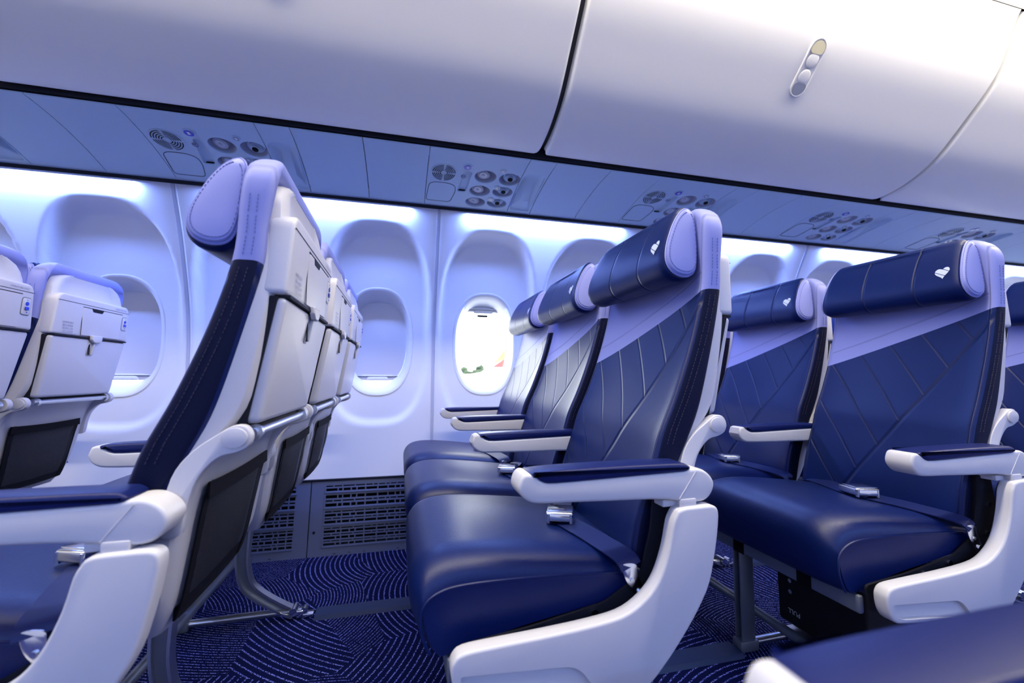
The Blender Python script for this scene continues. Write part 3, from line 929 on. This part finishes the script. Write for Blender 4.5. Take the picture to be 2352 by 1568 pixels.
# windows
def window(idx, k, is_open):
    xc = WX+k*WP
    wroot = empty('window_%d' % idx, (xc, 2.12, Z(WZ))); tag(wroot, kind='structure')
    N = 64
    bm = bmesh.new(); rings = []
    for a, b, y, p in ((.161, .2535, .012, 2.45), (.1605, .253, .004, 2.45), (.1565, .249, .0015, 2.45), (.1545, .247, .002, 2.45), (.1462, .2365, .0026, 2.45), (.1375, .217, .032, 2.5), (.131, .201, .055, 2.55), (.129, .196, .066, 2.55), (.129, .196, .092, 2.55)):
        ring = []
        for u, w in superell(a, b, p, N):
            base = wall_y(xc+u, WZ+w)-2.12 if y < .02 else 0
            ring.append((u, base+y-.004 if y < .02 else y, w))
        rings.append(ring)
    loft(bm, rings, False, False)
    fr = obj('window_frame', bm, M['wall'], wroot, angle=60)
    bm = bmesh.new()
    prism(bm, superell(.1295, .1965, 2.55, N), .094, .098, 0, 2, lambda u, w, t: (u, t, w))
    obj('window_pane', bm, M['glass'], wroot, smooth=False)
    if is_open:
        bm = bmesh.new()
        prism(bm, clip(superell(.1288, .1958, 2.55, N), (0, 1), .168), .068, .074, .001, 2, lambda u, w, t: (u, t, w))
    else:
        bm = bmesh.new()
        prism(bm, clip(superell(.1288, .1958, 2.55, N), (0, 1), -.181), .068, .074, .001, 2, lambda u, w, t: (u, t, w))
    sh = obj('window_shade', bm, M['shade'], wroot); tag(sh, 'raised shade edge' if is_open else 'closed pale shade')
    bm = bmesh.new(); zz = .168 if is_open else -.172
    prism(bm, roundpoly([(-.052, zz-.008), (.052, zz-.008), (.044, zz+.009), (-.044, zz+.009)], .007, 4), .056, .070, .004, 3, lambda u, w, t: (u, t, w))
    prism(bm, roundpoly([(-.095, zz+.010), (.095, zz+.010), (.060, zz+.018), (-.060, zz+.018)], .003, 3), .062, .070, .002, 2, lambda u, w, t: (u, t, w))
    obj('shade_handle', bm, M['wall'], sh)
    if is_open:
        bm = bmesh.new(); box(bm, (0, .080, .150), (.056, .006, .013), .004); obj('sash_catch', bm, M['dark'], wroot)
        # inner pane seal
        bm = bmesh.new(); ring = superell(.1265, .193, 2.55, N)
        tube(bm, [(u, .088, w) for u, w in ring+ring[:1]], .0022, 6, False); obj('window_seal', bm, M['wall_trim'], wroot)
for i, k in enumerate(range(-3, 8)): window(i+1, k, k == 1)

# dado panels with slotted return-air grilles
def dado_y(z): return 2.086-(-.457-z)*.175
def make_dado():
    L = 2*WP
    bm = bmesh.new()
    f = lambda u, w, t: (u, dado_y(w)+t, Z(w))
    groups = [(-.478, -.507, 2), (-.520, -.570, 3), (-.582, -.636, 4), (-.648, -.722, 6)]
    # openings: two blocks between stiles
    blocks = [(.060, .478), (.538, .956)]
    # frame pieces
    def pl(x0, x1, z0, z1, t0=0.0, t1=-.006, mi=0):
        vs = [f(x0, z0, t1), f(x1, z0, t1), f(x1, z1, t1), f(x0, z1, t1), f(x0, z0, t0), f(x1, z0, t0), f(x1, z1, t0), f(x0, z1, t0)]
        q = [bm.verts.new(v) for v in vs]
        for a in ((0, 1, 2, 3), (4, 7, 6, 5), (0, 4, 5, 1), (1, 5, 6, 2), (2, 6, 7, 3), (3, 7, 4, 0)): bm.faces.new([q[i] for i in a]).material_index = mi
    pl(.002, blocks[0][0], -.775, -.462); pl(blocks[0][1], blocks[1][0], -.775, -.462); pl(blocks[1][1], L-.002, -.775, -.462)
    for b0, b1 in blocks:
        pl(b0, b1, groups[0][0], -.462); pl(b0, b1, -.775, groups[-1][1])
        for (a, b, _), (c, d, _) in zip(groups, groups[1:]): pl(b0, b1, c, b)
        for top, bot, nr in groups:
            hgt = (top-bot)/nr
            # bright lower lip of every group
            pl(b0-.004, b1+.004, bot-.0045, bot-.001, -.005, -.010); pl(b0-.005, b0-.001, bot, top, -.005, -.010)
            rnd = random.Random(int(1000*abs(bot)))
            for r in range(nr):
                z1 = top-r*hgt; z0 = z1-hgt
                thin = (r % 2 == 0) if nr != 3 else (r == 1)
                bar = hgt*(.30 if thin else .10)
                pl(b0, b1, z0, z0+bar, -.001, -.005); pl(b0, b1, z1-bar, z1, -.001, -.005)
                x = b0+.004; ws = [.042, .020, .034, .024, .036, .052, .044, .032, .022, .032, .019, .03]
                i = 0
                while x < b1:
                    x += ws[(i+(3 if thin else 0)) % len(ws)]; i += 1
                    if x+.008 < b1: pl(x, x+.005, z0, z1, -.001, -.005)
    pl(.002, L-.002, -.775, -.462, .022, .018, 1)
    # little clips on the skirt and a screw
    for x in (.10, .16, .22, .36, .42, .60, .66, .80, .87):
        pl(x, x+.014, -.752, -.738, -.006, -.0075); pl(x+.001, x+.013, -.7525, -.751, -.007, -.0082, 1)
    cyl(bm, f(.022, -.665, -.010), f(.022, -.665, -.004), .005, n=12, mi=1)
    return obj('baseboard_left', bm, [M['dado'], M['black']], smooth=False)
d0 = make_dado(); tag(d0, kind='structure'); d0.location.x = -.36
for i in (-2, -1, 1, 2, 3):
    o = d0.copy(); COL.objects.link(o); o.location.x = -.36+i*2*WP
bm = bmesh.new(); box(bm, ((X0+X1)/2, 2.085, Z(-.4585)), (X1-X0, .02, .008), .002)
n += 1; tag(obj('trim_%d' % n, bm, M['dark'], smooth=False), kind='structure')

# ------------------------------------------------------------------ service panels above the windows
PY0, PY1, PZ0, PZ1 = 1.838, 1.470, .727, .782
def psu_z(y):
    t = (PY0-y)/(PY0-PY1); return PZ0+(PZ1-PZ0)*t+.014*4*t*(1-t)
def psu_from(x0, y0, z0=.742):
    s = 1.0
    for _ in range(30): s = psu_z(s*y0)/z0
    return x0*s, y0*s
def on_psu(x, y, d=0): return (x, y, Z(psu_z(y)+d))
def psu_plate(x0, x1, y0=PY0, y1=PY1, th=.004, name='trim', gap=.0012, nx=1, bm=None):
    bm = bm or bmesh.new(); rows = []
    for j in range(17):
        y = y0+(y1-y0)*j/16
        rows.append([on_psu(x0+gap, y), on_psu(x1-gap, y), on_psu(x1-gap, y, th), on_psu(x0+gap, y, th)])
    loft(bm, rows)
    return bm
BASE = [psu_from(a, 1.56)[0] for a in (-.734, .138, 1.005, 1.880, 2.715)]
BASE_LEFT = psu_from(-1.600, 1.56)[0]
S0 = psu_from(.138, 1.56)[0]
def pf(x, y):
    a, b = psu_from(x, y); return a-S0, b
U = dict(seamL=.079-.138*1.0, )
xL = .0785*1.035-S0; xR = .428*1.035-S0; xR2 = .527*1.035-S0; xR3 = .727*1.035-S0
PANEL_NEXT = .8965
LABP = ['service panel at upper left behind the large aisle headrest', 'service panel with full set of vents and reading lights above the open window', 'service panel above the central aisle seat headrest', 'service panel above the middle seat right of centre', 'far service panel above the right-hand aisle seat headrest']
def bool_cut(o, cutters):
    bmc = bmesh.new()
    for fn in cutters: fn(bmc)
    c = obj('cutter', bmc, M['psu'])
    md = o.modifiers.new('b', 'BOOLEAN'); md.object = c; md.operation = 'DIFFERENCE'; md.solver = 'EXACT'; md.use_self = True
    dg = bpy.context.evaluated_depsgraph_get(); me = bpy.data.meshes.new_from_object(o.evaluated_get(dg))
    o.modifiers.clear(); o.data = me; bpy.data.objects.remove(c)
    for p in me.polygons: p.use_smooth = len(p.vertices) <= 8
    me.set_sharp_from_angle(angle=math.radians(30))
def ell(bm, x, y, rx, ry, z0, z1, N=28, p=2.0, mi=0):
    prism(bm, superell(rx, ry, p, N), z0, z1, 0, 2, lambda u, w, t: (x+u, y+w, Z(psu_z(y+w)+t)), mi)
def make_psu():
    root = empty('service_unit', (0, 0, 0))
    pl = obj('panel_face', psu_plate(xL, xR), M['psu'], root)
    LT = [pf(.292, 1.560), pf(.293, 1.689), pf(.294, 1.806)]
    AV = [pf(.385, 1.561), pf(.385, 1.678), pf(.386, 1.797)]
    DT = [pf(.346, 1.497), pf(.354, 1.641), pf(.353, 1.759)]
    SP = pf(.137, 1.560); BT = pf(.216, 1.498)
    RX = .0425; RYS = [.043, .036, .030]
    bool_cut(pl, [lambda b, q=q, i=i: ell(b, q[0], q[1], RX, RYS[i%3], -.02, .02) for i, q in enumerate(LT+AV)]+[lambda b: prism(b, roundpoly([pf(.203, 1.715), pf(.240, 1.715), pf(.240, 1.535), pf(.212, 1.535)], .012), -.02, .02, 0, 2, lambda u, w, t: (u, w, Z(psu_z(w)+t)))])
    def bowl(x, y, rx, ry, dep, mi=0, bm=None, N=28):
        bm = bm or bmesh.new(); rings = []
        for k in range(8):
            a = k/7*PI/2
            rings.append([(x+u*max(math.cos(a), .05), y+w*max(math.cos(a), .05), Z(psu_z(y+w)+.001+dep*math.sin(a))) for u, w in superell(rx*1.02, ry*1.02, 2, N)])
        loft(bm, rings, False, True, mi=mi)
        return bm
    for q, RY in zip(LT, RYS):
        o = obj('reading_light', bowl(q[0], q[1], RX, RY, .030), M['psu_dark'], root, recalc=False)
        bm = bmesh.new(); c = Vector((q[0]-.006, q[1]+.006, Z(psu_z(q[1])+.020))); ax = Vector((-.15, -.25, -1)).normalized()
        cyl(bm, c, c+ax*.012, .026, .024, 24); cyl(bm, c+ax*.012, c+ax*.014, .017, .016, 20, 1); cyl(bm, c+ax*.014, c+ax*.0155, .006, .005, 12, 0)
        obj('lamp_barrel', bm, [M['psu_dark'], M['lens']], o)
    for q, RY in zip(AV, RYS):
        o = obj('air_vent', bowl(q[0], q[1], RX, RY, .030), M['psu_dark'], root, recalc=False)
        bm = bmesh.new(); c = Vector((q[0]+.004, q[1]+.008, Z(psu_z(q[1])+.022))); ax = Vector((-.05, -.35, -1)).normalized()
        cyl(bm, c, c+ax*.008, .030, .027, 24); cyl(bm, c+ax*.008, c+ax*.014, .022, .020, 24); cyl(bm, c+ax*.014, c+ax*.022, .0145, .013, 20)
        cyl(bm, c+ax*.022, c+ax*.0235, .0105, .010, 18, 1)
        obj('vent_nozzle', bm, [M['psu'], M['black']], o)
    for q in DT:
        bm = bmesh.new(); ell(bm, q[0], q[1], .0135, .0145, -.0022, .002, 20); ell(bm, q[0], q[1], .0100, .011, -.0030, .002, 20, mi=1); ell(bm, q[0], q[1], .004, .005, -.0036, .002, 12, mi=2)
        obj('light_switch', bm, [M['psu'], M['steel_dark'], M['ink_white']], root)
    bm = bmesh.new(); ell(bm, BT[0], BT[1], .0185, .020, -.0020, .002, 24); ell(bm, BT[0], BT[1], .0140, .0150, -.0036, .002, 24, mi=1)
    ell(bm, BT[0], BT[1]+.002, .004, .004, -.0042, .002, 10, mi=2); box(bm, (BT[0], BT[1]-.005, Z(psu_z(BT[1])-.0038)), (.006, .007, .001), mi=2)
    tag(obj('call_button', bm, [M['psu'], M['button'], M['ink_white']], root), 'round blue attendant call button')
    # loudspeaker grille
    bm = bmesh.new(); ell(bm, SP[0], SP[1], .0485, .0560, -.0016, .002, 40)
    for r in (.014, .021, .028, .035, .042):
        for a0 in (0, PI/2, PI, 3*PI/2):
            pts = [(SP[0]+r*math.cos(a0+.10+k*(PI/2-.2)/10), SP[1]+r*1.16*math.sin(a0+.10+k*(PI/2-.2)/10)) for k in range(11)]
            rows = []
            for i, (x, y) in enumerate(pts):
                d = Vector((x-SP[0], (y-SP[1]))).normalized()*.0016
                rows.append([(x-d.x, y-d.y, Z(psu_z(y)-.0034)), (x+d.x, y+d.y, Z(psu_z(y)-.0034))])
            loft(bm, rows, False, False, False, mi=1)
    obj('speaker_grille', bm, [M['psu'], M['black']], root, smooth=False)
    # oxygen mask door
    bm = bmesh.new()
    pol = roundpoly([pf(.086, 1.830), pf(.188, 1.830), pf(.198, 1.72), pf(.192, 1.668), pf(.165, 1.648), pf(.110, 1.648), pf(.091, 1.668)], .016, 4)
    rim = [(u, w) for u, w in pol]
    tube(bm, [(u, w, Z(psu_z(w)-.0004)) for u, w in rim+rim[:1]], .0010, 6, False)
    obj('mask_door', bm, M['dark'], root)
    # sign slot
    bm = bmesh.new(); rows = []
    for k in range(9):
        w = pf(.22, 1.535+.18*k/8); xw = (.235-.205)*.5
        x = pf(.226+.004*(k/8-.5)*-1, 1.6)[0]-.004*k/8
        rows.append([(x-.022, w[1], Z(psu_z(w[1])+.001)), (x-.012, w[1], Z(psu_z(w[1])+.010)), (x+.012, w[1], Z(psu_z(w[1])+.010)), (x+.022, w[1], Z(psu_z(w[1])+.001))])
    loft(bm, rows, False, False, False)
    obj('sign_slot', bm, M['psu'], root, recalc=False)
    bm = bmesh.new(); q = pf(.211, 1.575)
    # no-smoking mark
    for a in (.6, -.5): box(bm, (q[0], q[1], Z(psu_z(q[1])-.0008)), (.020, .0035, .001), 0, 2, Matrix.Rotation(a, 3, 'Z'))
    ring = superell(.009, .011, 2, 18, q); tube(bm, [(u, w, Z(psu_z(w)-.0006)) for u, w in ring+ring[:1]], .0011, 5, False)
    obj('warning_mark', bm, M['ink'], root, smooth=False)
    # neighbouring plate with a long scooped recess
    p2 = obj('recess_panel', psu_plate(xR, xR2), M['psu'], root)
    A, B = pf(.484, 1.490), pf(.484, 1.852)
    xm = (xR+xR2)/2; hw = .044
    cap = roundpoly([(xm-hw, B[1]), (xm+hw, B[1]), (xm+hw, A[1]), (xm-hw, A[1])], [.012, .012, .042, .042], 8)
    bool_cut(p2, [lambda b: prism(b, cap, -.02, .02, 0, 2, lambda u, w, t: (u, w, Z(psu_z(w)+t)))])
    bm = bmesh.new(); rings = []
    for k, dz in ((1.01, .001), (.985, .006), (.95, .009), (.85, .011), (.4, .012)):
        cx_, cy_ = xm, (A[1]+B[1])/2
        rings.append([(cx_+(u-cx_)*k, cy_+(w-cy_)*k, Z(psu_z(w)+dz)) for u, w in cap])
    loft(bm, rings, False, True)
    obj('scoop', bm, M['psu'], p2, recalc=False)
    bm = bmesh.new(); X_, Y_ = (0, 1, 0), (1, 0, 0)
    for i, q in enumerate((-.0028, .0028)):
        for k in range(7): box(bm, (xm-hw-.004+q, A[1]+.15+k*.014, Z(psu_z(A[1]+.15+k*.014)-.0006)), (.0022, .009, .0006))
    tag(obj('fine_print', bm, M['ink_blue'], p2, smooth=False), 'tiny line of blue print')
    return root
ps0 = make_psu()
for i, bx_ in enumerate(BASE):
    o = ps0 if i == 0 else copy_tree(ps0)
    o.location = (bx_, 0, 0)
    tag(o, LABP[i], 'service panel', 'passenger service panels above the windows')
o = copy_tree(ps0); o.location = (BASE_LEFT, 0, 0)
tag(o, 'service panel at the left photo edge with only its scooped recess showing', 'service panel', 'passenger service panels above the windows')
# filler plates between the service panels
def filler(x0, x1):
    global n
    n += 1; tag(obj('trim_%d' % n, psu_plate(x0, x1), M['psu']), kind='structure')
edges = [X0]+[v for b in BASE for v in (b+xL, b+xR2)]+[X1]
filler(X0, BASE_LEFT+xL); mid_ = (BASE_LEFT+xR2+BASE[0]+xL)/2; filler(BASE_LEFT+xR2, mid_); filler(mid_, BASE[0]+xL)
for i, b in enumerate(BASE):
    s = b+xR2; e = BASE[i+1]+xL if i < 4 else X1
    if i < 4: filler(s, (s+e)/2); filler((s+e)/2, e)
    else: filler(s, s+.2); filler(s+.2, e)
# backing above the panels, outer rail and dark seal at the wall
bm = bmesh.new(); rows = []
for j in range(9):
    y = 1.846+(1.40-1.846)*j/8; rows.append([(X0, y, Z(psu_z(y)+.045)), (X1, y, Z(psu_z(y)+.045))])
loft(bm, rows, False, False, False); n += 1; tag(obj('trim_%d' % n, bm, M['hull'], smooth=False), kind='structure')
def rail(name, poly, m_):
    global n
    bm = bmesh.new(); prism(bm, poly, X0, X1, 0, 2, lambda u, w, t: (t, u, Z(w))); n += 1
    return tag(obj('trim_%d' % n, bm, m_, smooth=False), kind='structure')
rail('rail', [(1.8385, .7268), (1.8385, .738), (1.846, .738), (1.846, .7255)], M['psu'])
rail('seal', [(1.846, .738), (1.846, .7115), (1.850, .7115), (1.850, .738)], M['dark'])
rail('lamp_tray', [(1.848, .738), (1.848, .745), (1.91, .80), (1.915, .79)], M['wall'])

# ------------------------------------------------------------------ overhead bins
BINP = [(.930, 1.262), (.9445, 1.235), (.968, 1.165), (1.0, 1.092), (1.042, 1.033), (1.105, .966), (1.19, .880), (1.245, .841), (1.308, .812), (1.37, .797), (1.418, .792), (1.446, .796), (1.457, .806)]
BP = cr(BINP, 4, False)
BLEN = [0]
for a, b in zip(BP, BP[1:]): BLEN.append(BLEN[-1]+math.hypot(b[0]-a[0], b[1]-a[1]))
def binpt(s):
    for i in range(len(BP)-1):
        if s <= BLEN[i+1] or i == len(BP)-2:
            t = (s-BLEN[i])/(BLEN[i+1]-BLEN[i]); a, b = BP[i], BP[i+1]
            y = a[0]+(b[0]-a[0])*t; z = a[1]+(b[1]-a[1])*t
            d = Vector((b[0]-a[0], b[1]-a[1])).normalized(); return y, z, Vector((d.y, -d.x))   # outward normal into the cabin
def bin_normal(s):
    y, z, nn = binpt(s)
    if nn.x > 0 and nn.y > 0: nn = -nn
    return y, z, nn
SL = BLEN[-1]
def make_bin(xa, xb, label):
    root = empty('overhead_bin', ((xa+xb)/2, 0, 0)); w = (xb-xa)-.019
    tag(root, label, 'overhead bin', 'overhead luggage bins')
    bm = bmesh.new()
    er = .010; rc = .055
    us = [0, .001, .003, .006, er, .02, .04, .07]; ts = us+[.07+(w-.14)*i/10 for i in range(1, 10)]+[w-u for u in us[::-1]]
    nS = 40
    ss = [SL*i/nS for i in range(nS-5)]+[SL-.115+.115*i/12 for i in range(0, 13)]
    ss = sorted(set(ss))
    grid = []
    for s in ss:
        y, z, nn = bin_normal(s)
        row = []
        lowcut = 0
        d = SL-s
        if d < rc: lowcut = rc-math.sqrt(max(rc*rc-(rc-d)**2, 0))
        for u in ts:
            x = u-w/2
            lim = w/2-lowcut
            x = max(-lim, min(lim, x)) if lowcut else x
            e = min(u, w-u)
            k = er-math.sqrt(max(er*er-(er-min(e, er))**2, 0))
            row.append((x, y-nn.x*k, Z(z-nn.y*k)))
        grid.append(row)
    # side returns
    grid = [[(r[0][0], r[0][1]+.014, r[0][2]+.012)]+r+[(r[-1][0], r[-1][1]+.014, r[-1][2]+.012)] for r in grid]
    loft(bm, grid, False, False, False)
    dr = obj('bin_door', bm, M['binmat'], root, angle=50, recalc=False)
    bm = bmesh.new()
    box(bm, (0, 1.62, Z(1.05)), (w, .30, .46), .01)
    obj('bin_body', bm, M['binmat'], root)
    # latch handle
    zc_ = .5
    s0 = min(range(400), key=lambda i: (binpt(SL*i/400)[0]-1.0695)**2+(binpt(SL*i/400)[1]-1.004)**2)*SL/400
    xc_ = 1.262-(.47+2.05)/2
    def cap_pts(hw, hl, N=10):
        out = []
        for k in range(N+1): a = PI*k/N; out.append((hw*math.cos(a), hl-hw+hw*math.sin(a)))
        for k in range(N+1): a = PI+PI*k/N; out.append((hw*math.cos(a), -(hl-hw)+hw*math.sin(a)))
        return out
    def onbin(u, v, d):
        y, z, nn = bin_normal(min(max(s0-v, 0), SL)); return (xc_+u, y+nn.x*d, Z(z+nn.y*d))
    bm = bmesh.new(); rings = []
    for hw, hl, d in ((.0315, .083, -.002), (.0315, .083, .003), (.0300, .0815, .0045), (.0275, .079, .004), (.0265, .078, .0025)):
        rings.append([onbin(u, v, d) for u, v in cap_pts(hw, hl)])
    loft(bm, rings, False, True)
    hd = obj('bin_latch', bm, M['binmat'], root); tag(hd, 'oval latch handle with two round buttons')
    def disc(v0, r, name, m_, d0, dome):
        bm = bmesh.new(); rings = []
        for k in range(7):
            a = k/6*PI/2
            rings.append([onbin(r*max(math.cos(a), .03)*math.cos(t), v0+r*max(math.cos(a), .03)*math.sin(t), d0+dome*math.sin(a)) for t in (2*PI*j/24 for j in range(24))])
        loft(bm, rings, False, True); return obj(name, bm, m_, hd, recalc=True)
    disc(.0215, .0215, 'latch_button', M['binmat'], .003, .002); disc(-.0245, .0215, 'latch_button', M['binmat'], .003, .002)
    for sg, m_, nm in ((1, M['cream'], 'upper_pull'), (-1, M['psu_dark'], 'lower_pull')):
        bm = bmesh.new()
        arc = [(.025*math.cos(PI*k/12), .051+.025*math.sin(PI*k/12)) for k in range(13)]
        v0 = .0165 if sg > 0 else .0265
        arc += [(-.0235, .046), (-.018, .041), (-.008, .0400), (.008, .0400), (.018, .041), (.0235, .046)]
        if sg < 0: arc = [(u, w+.002) for u, w in arc]
        vs = [bm.verts.new(onbin(u, sg*v, .0046)) for u, v in arc]
        bm.faces.new(vs); obj(nm, bm, m_, hd, smooth=False)
    return root
BINX = [-1.11, .47, 2.055, 3.64]
BL = ['long overhead bin at upper left, left of the black gap', 'overhead bin with the oval latch handle right of the black gap', 'overhead bin cut off by the upper right corner beyond the thin joint']
for a, b, l in zip(BINX, BINX[1:], BL): make_bin(a, b, l)
# dark gap filler behind the joints and the black edge strip below the doors
bm = bmesh.new(); rows = []
for s in [SL*i/40 for i in range(41)]:
    y, z, nn = bin_normal(s); rows.append([(X0, y-nn.x*.03, Z(z-nn.y*.03)), (X1, y-nn.x*.03, Z(z-nn.y*.03))])
loft(bm, rows, False, False, False); n += 1; tag(obj('trim_%d' % n, bm, M['hull'], smooth=False), kind='structure')
rail('bin_edge', [(1.462, .789), (1.476, .789), (1.478, .840), (1.462, .84)], M['dark'])

# ------------------------------------------------------------------ ceiling, hull, far side and added end walls
YC = .42
def mir(y): return 2*YC-y
def sheet(name, prof, m_, x0=X0, x1=X1, kind='structure', smooth=True):
    bm = bmesh.new()
    loft(bm, [[(x0, y, Z(z)), (x1, y, Z(z))] for y, z in prof], False, False, False)
    return tag(obj(name, bm, m_, smooth=smooth, angle=60, recalc=False), kind=kind)
cl = [(.932, 1.268), (.90, 1.30), (.82, 1.37), (.68, 1.43), (.50, 1.455), (YC, 1.457)]
cl = cl+[(mir(y), z) for y, z in cl[::-1][1:]]
sheet('ceiling', cl, M['ceil'])
hull = [(2.20, -.80), (2.235, -.3), (2.25, .1), (2.20, .6), (2.02, 1.0), (1.7, 1.4), (1.3, 1.65), (.8, 1.8)]
hl = [(p[0], p[1]) for p in hull]
# roof skin above the bins only (windows stay free below it)
sheet('trim_%d' % (n+1), [(1.90, .80), (1.95, .90), (1.95, 1.35), (1.6, 1.6), (.9, 1.7), (YC, 1.7), (mir(.9), 1.7), (mir(1.95), 1.35), (mir(1.95), .8)], M['hull'], smooth=False); n += 1
rw = [(2.03, -.77), (2.085, -.457), (2.112, -.2), (2.115, .1), (2.05, .38), (1.96, .6), (1.90, .73), (1.90, .80)]
sheet('wall_right', [(mir(y), z) for y, z in rw], M['wall'])
rb = [(1.86, .735), (1.46, .782)]+BINP[::-1][2:]+[(.932, 1.27)]
sheet('trim_%d' % (n+1), [(mir(y), z) for y, z in rb], M['binmat']); n += 1
for nm, x in (('added_wall_front', X0), ('added_wall_back', X1)):  # unseen end walls, added to keep sky light from flooding the cabin
    bm = bmesh.new(); box(bm, (x, YC, 1.22), (.02, 3.75, 2.5)); tag(obj(nm, bm, M['end_wall'], smooth=False), kind='structure')
# skirt closing the left side below and behind the wall
sheet('trim_%d' % (n+1), [(2.03, -.80), (2.14, -.46), (2.14, -.455), (2.085, -.455)], M['hull'], smooth=False); n += 1

# ------------------------------------------------------------------ outside: apron, trees and a parked aircraft tail
GZ = -3.2
bm = bmesh.new(); box(bm, (10, 160, GZ-.1), (500, 310, .2)); tag(obj('ground', bm, M['tarmac'], smooth=False), kind='structure')
def tree(x, y, h, r, seed, label):
    rnd = random.Random(seed)
    root = empty('tree', (x, y, GZ)); tag(root, label, 'tree', 'trees outside the open window')
    bm = bmesh.new(); cyl(bm, (0, 0, 0), (0, 0, h*.55), .25, .14, 10); obj('trunk', bm, M['trunk'], root)
    bm = bmesh.new()
    for k in range(60):
        a = rnd.random()*2*PI; rr = r*math.sqrt(rnd.random()); zz = h*(.42+.5*rnd.random()*(1-.5*rr/r))
        q = bmesh.ops.create_icosphere(bm, subdivisions=2, radius=r*rnd.uniform(.25, .42), matrix=Matrix.Translation((rr*math.cos(a), rr*math.sin(a), zz)))
        for v in q['verts']: v.co += Vector((rnd.uniform(-1, 1), rnd.uniform(-1, 1), rnd.uniform(-1, 1)))*r*.045
    obj('crown', bm, M['leaf'], root, smooth=False)
tree(11.0, 80, 6.7, 1.25, 3, 'pale green tree at left edge of the view through the open window')
tree(13.0, 86, 5.9, .9, 5, 'small low green bush in the view through the open window')
tree(14.3, 80, 6.8, 1.3, 9, 'rounded green tree in the middle of the open window view')
tl = empty('aircraft_tail', (8.1, 40, 0)); tag(tl, 'red and yellow aircraft tail outside at right of the open window', 'aircraft')
def fin(poly, name, m_, y0, y1):
    bm = bmesh.new(); prism(bm, poly, y0, y1, 0); return obj(name, bm, m_, tl, smooth=False)
fin([(0.05, .70), (6.0, .70), (6.0, 4.0), (1.55, 1.70)], 'red_panel', M['tail_red'], -.15, .15)
fin([(.05, .78), (1.55, 1.72), (6.0, 4.02), (6.0, 9.0), (1.75, 2.95)], 'yellow_panel', M['tail_yellow'], -.14, .14)
fin([(-14, GZ-H+.6), (6.0, GZ-H+.6), (6.0, .70), (0.05, .70), (-.3, .52), (-.6, .26), (-1.6, .10), (-14, -.25)], 'fuselage', M['tail_white'], -1.2, 1.2)

# ------------------------------------------------------------------ lights
def area(name, loc, size, power, col, direction, spread=180, roll=None):
    L = bpy.data.lights.new(name, 'AREA'); L.shape = 'RECTANGLE'; L.size, L.size_y = size; L.energy = power; L.color = col
    L.spread = math.radians(spread)
    o = bpy.data.objects.new(name, L); o.location = loc
    d = Vector(direction).normalized(); zz = -d; xx = Vector((1, 0, 0)); yy = zz.cross(xx).normalized()
    o.matrix_world = Matrix.Translation(loc) @ Matrix((xx, yy, zz)).transposed().to_4x4()
    return link(o)
BLUE = (.21, .38, 1.0)
for i, k in enumerate((-4.5, -2.5, -.5, 1.5, 3.5, 5.5, 7.5)):
    xc = WX+k*WP
    if xc-.45 < X0 or xc+.45 > X1: continue
    o = area('wall_wash_light', (xc, 1.884, Z(.7190)), (.77, .030), 12.0, (.23, .345, 1.0), (0, .35, -.94), 180)
    tag(o, kind='structure')
o = area('wall_wash_light', ((X0+X1)/2, mir(1.84), Z(.71)), (6.6, .03), 52.0, BLUE, (0, .25, -1)); tag(o, kind='structure')
o = area('ceiling_light', ((X0+X1)/2, .54, Z(1.425)), (6.6, .14), 104.0, (1.0, .90, .73), (0, .2, -1)); tag(o, kind='structure')
o = area('ceiling_light', ((X0+X1)/2, .24, Z(1.425)), (6.6, .10), 12.0, (1.0, .92, .84), (0, -.2, -1)); tag(o, kind='structure')
P = bpy.data.lights.new('window_portal', 'AREA'); P.shape = 'RECTANGLE'; P.size, P.size_y = .27, .41; P.cycles.is_portal = True
po = bpy.data.objects.new('window_portal', P); d = Vector((0, -1, 0)); zz = -d; xx = Vector((1, 0, 0)); yy = zz.cross(xx)
po.matrix_world = Matrix.Translation((WX+WP, 2.222, Z(WZ))) @ Matrix((xx, yy, zz)).transposed().to_4x4(); link(po); tag(po, kind='structure')
W = bpy.data.worlds.new('World'); S.world = W; W.use_nodes = True
bg = W.node_tree.nodes['Background']; bg.inputs[0].default_value = (.93, .97, 1.0, 1); bg.inputs[1].default_value = 10.0

# ------------------------------------------------------------------ camera
cd = bpy.data.cameras.new('camera'); cam = bpy.data.objects.new('camera', cd); link(cam)
right = Vector((0.9689048, -0.2473885, 0.0047254)); down = Vector((0.0237470, 0.0739625, -0.9969783)); fwd = Vector((0.2462915, 0.9660893, 0.0775373))
cam.matrix_world = Matrix.Translation((0, 0, H)) @ Matrix((right, -down, -fwd)).transposed().to_4x4()
cd.sensor_width = 36.0; cd.sensor_fit = 'HORIZONTAL'; cd.lens = 36.0*1001.3/2352; cd.clip_start = .02; cd.clip_end = 1000
cd.dof.use_dof = True; cd.dof.focus_distance = 1.05; cd.dof.aperture_fstop = 3.2
S.camera = cam
S.view_settings.view_transform = 'Standard'; S.view_settings.look = 'None'; S.view_settings.gamma = 1.0; S.view_settings.exposure = 0.0
S.view_settings.use_curve_mapping = False
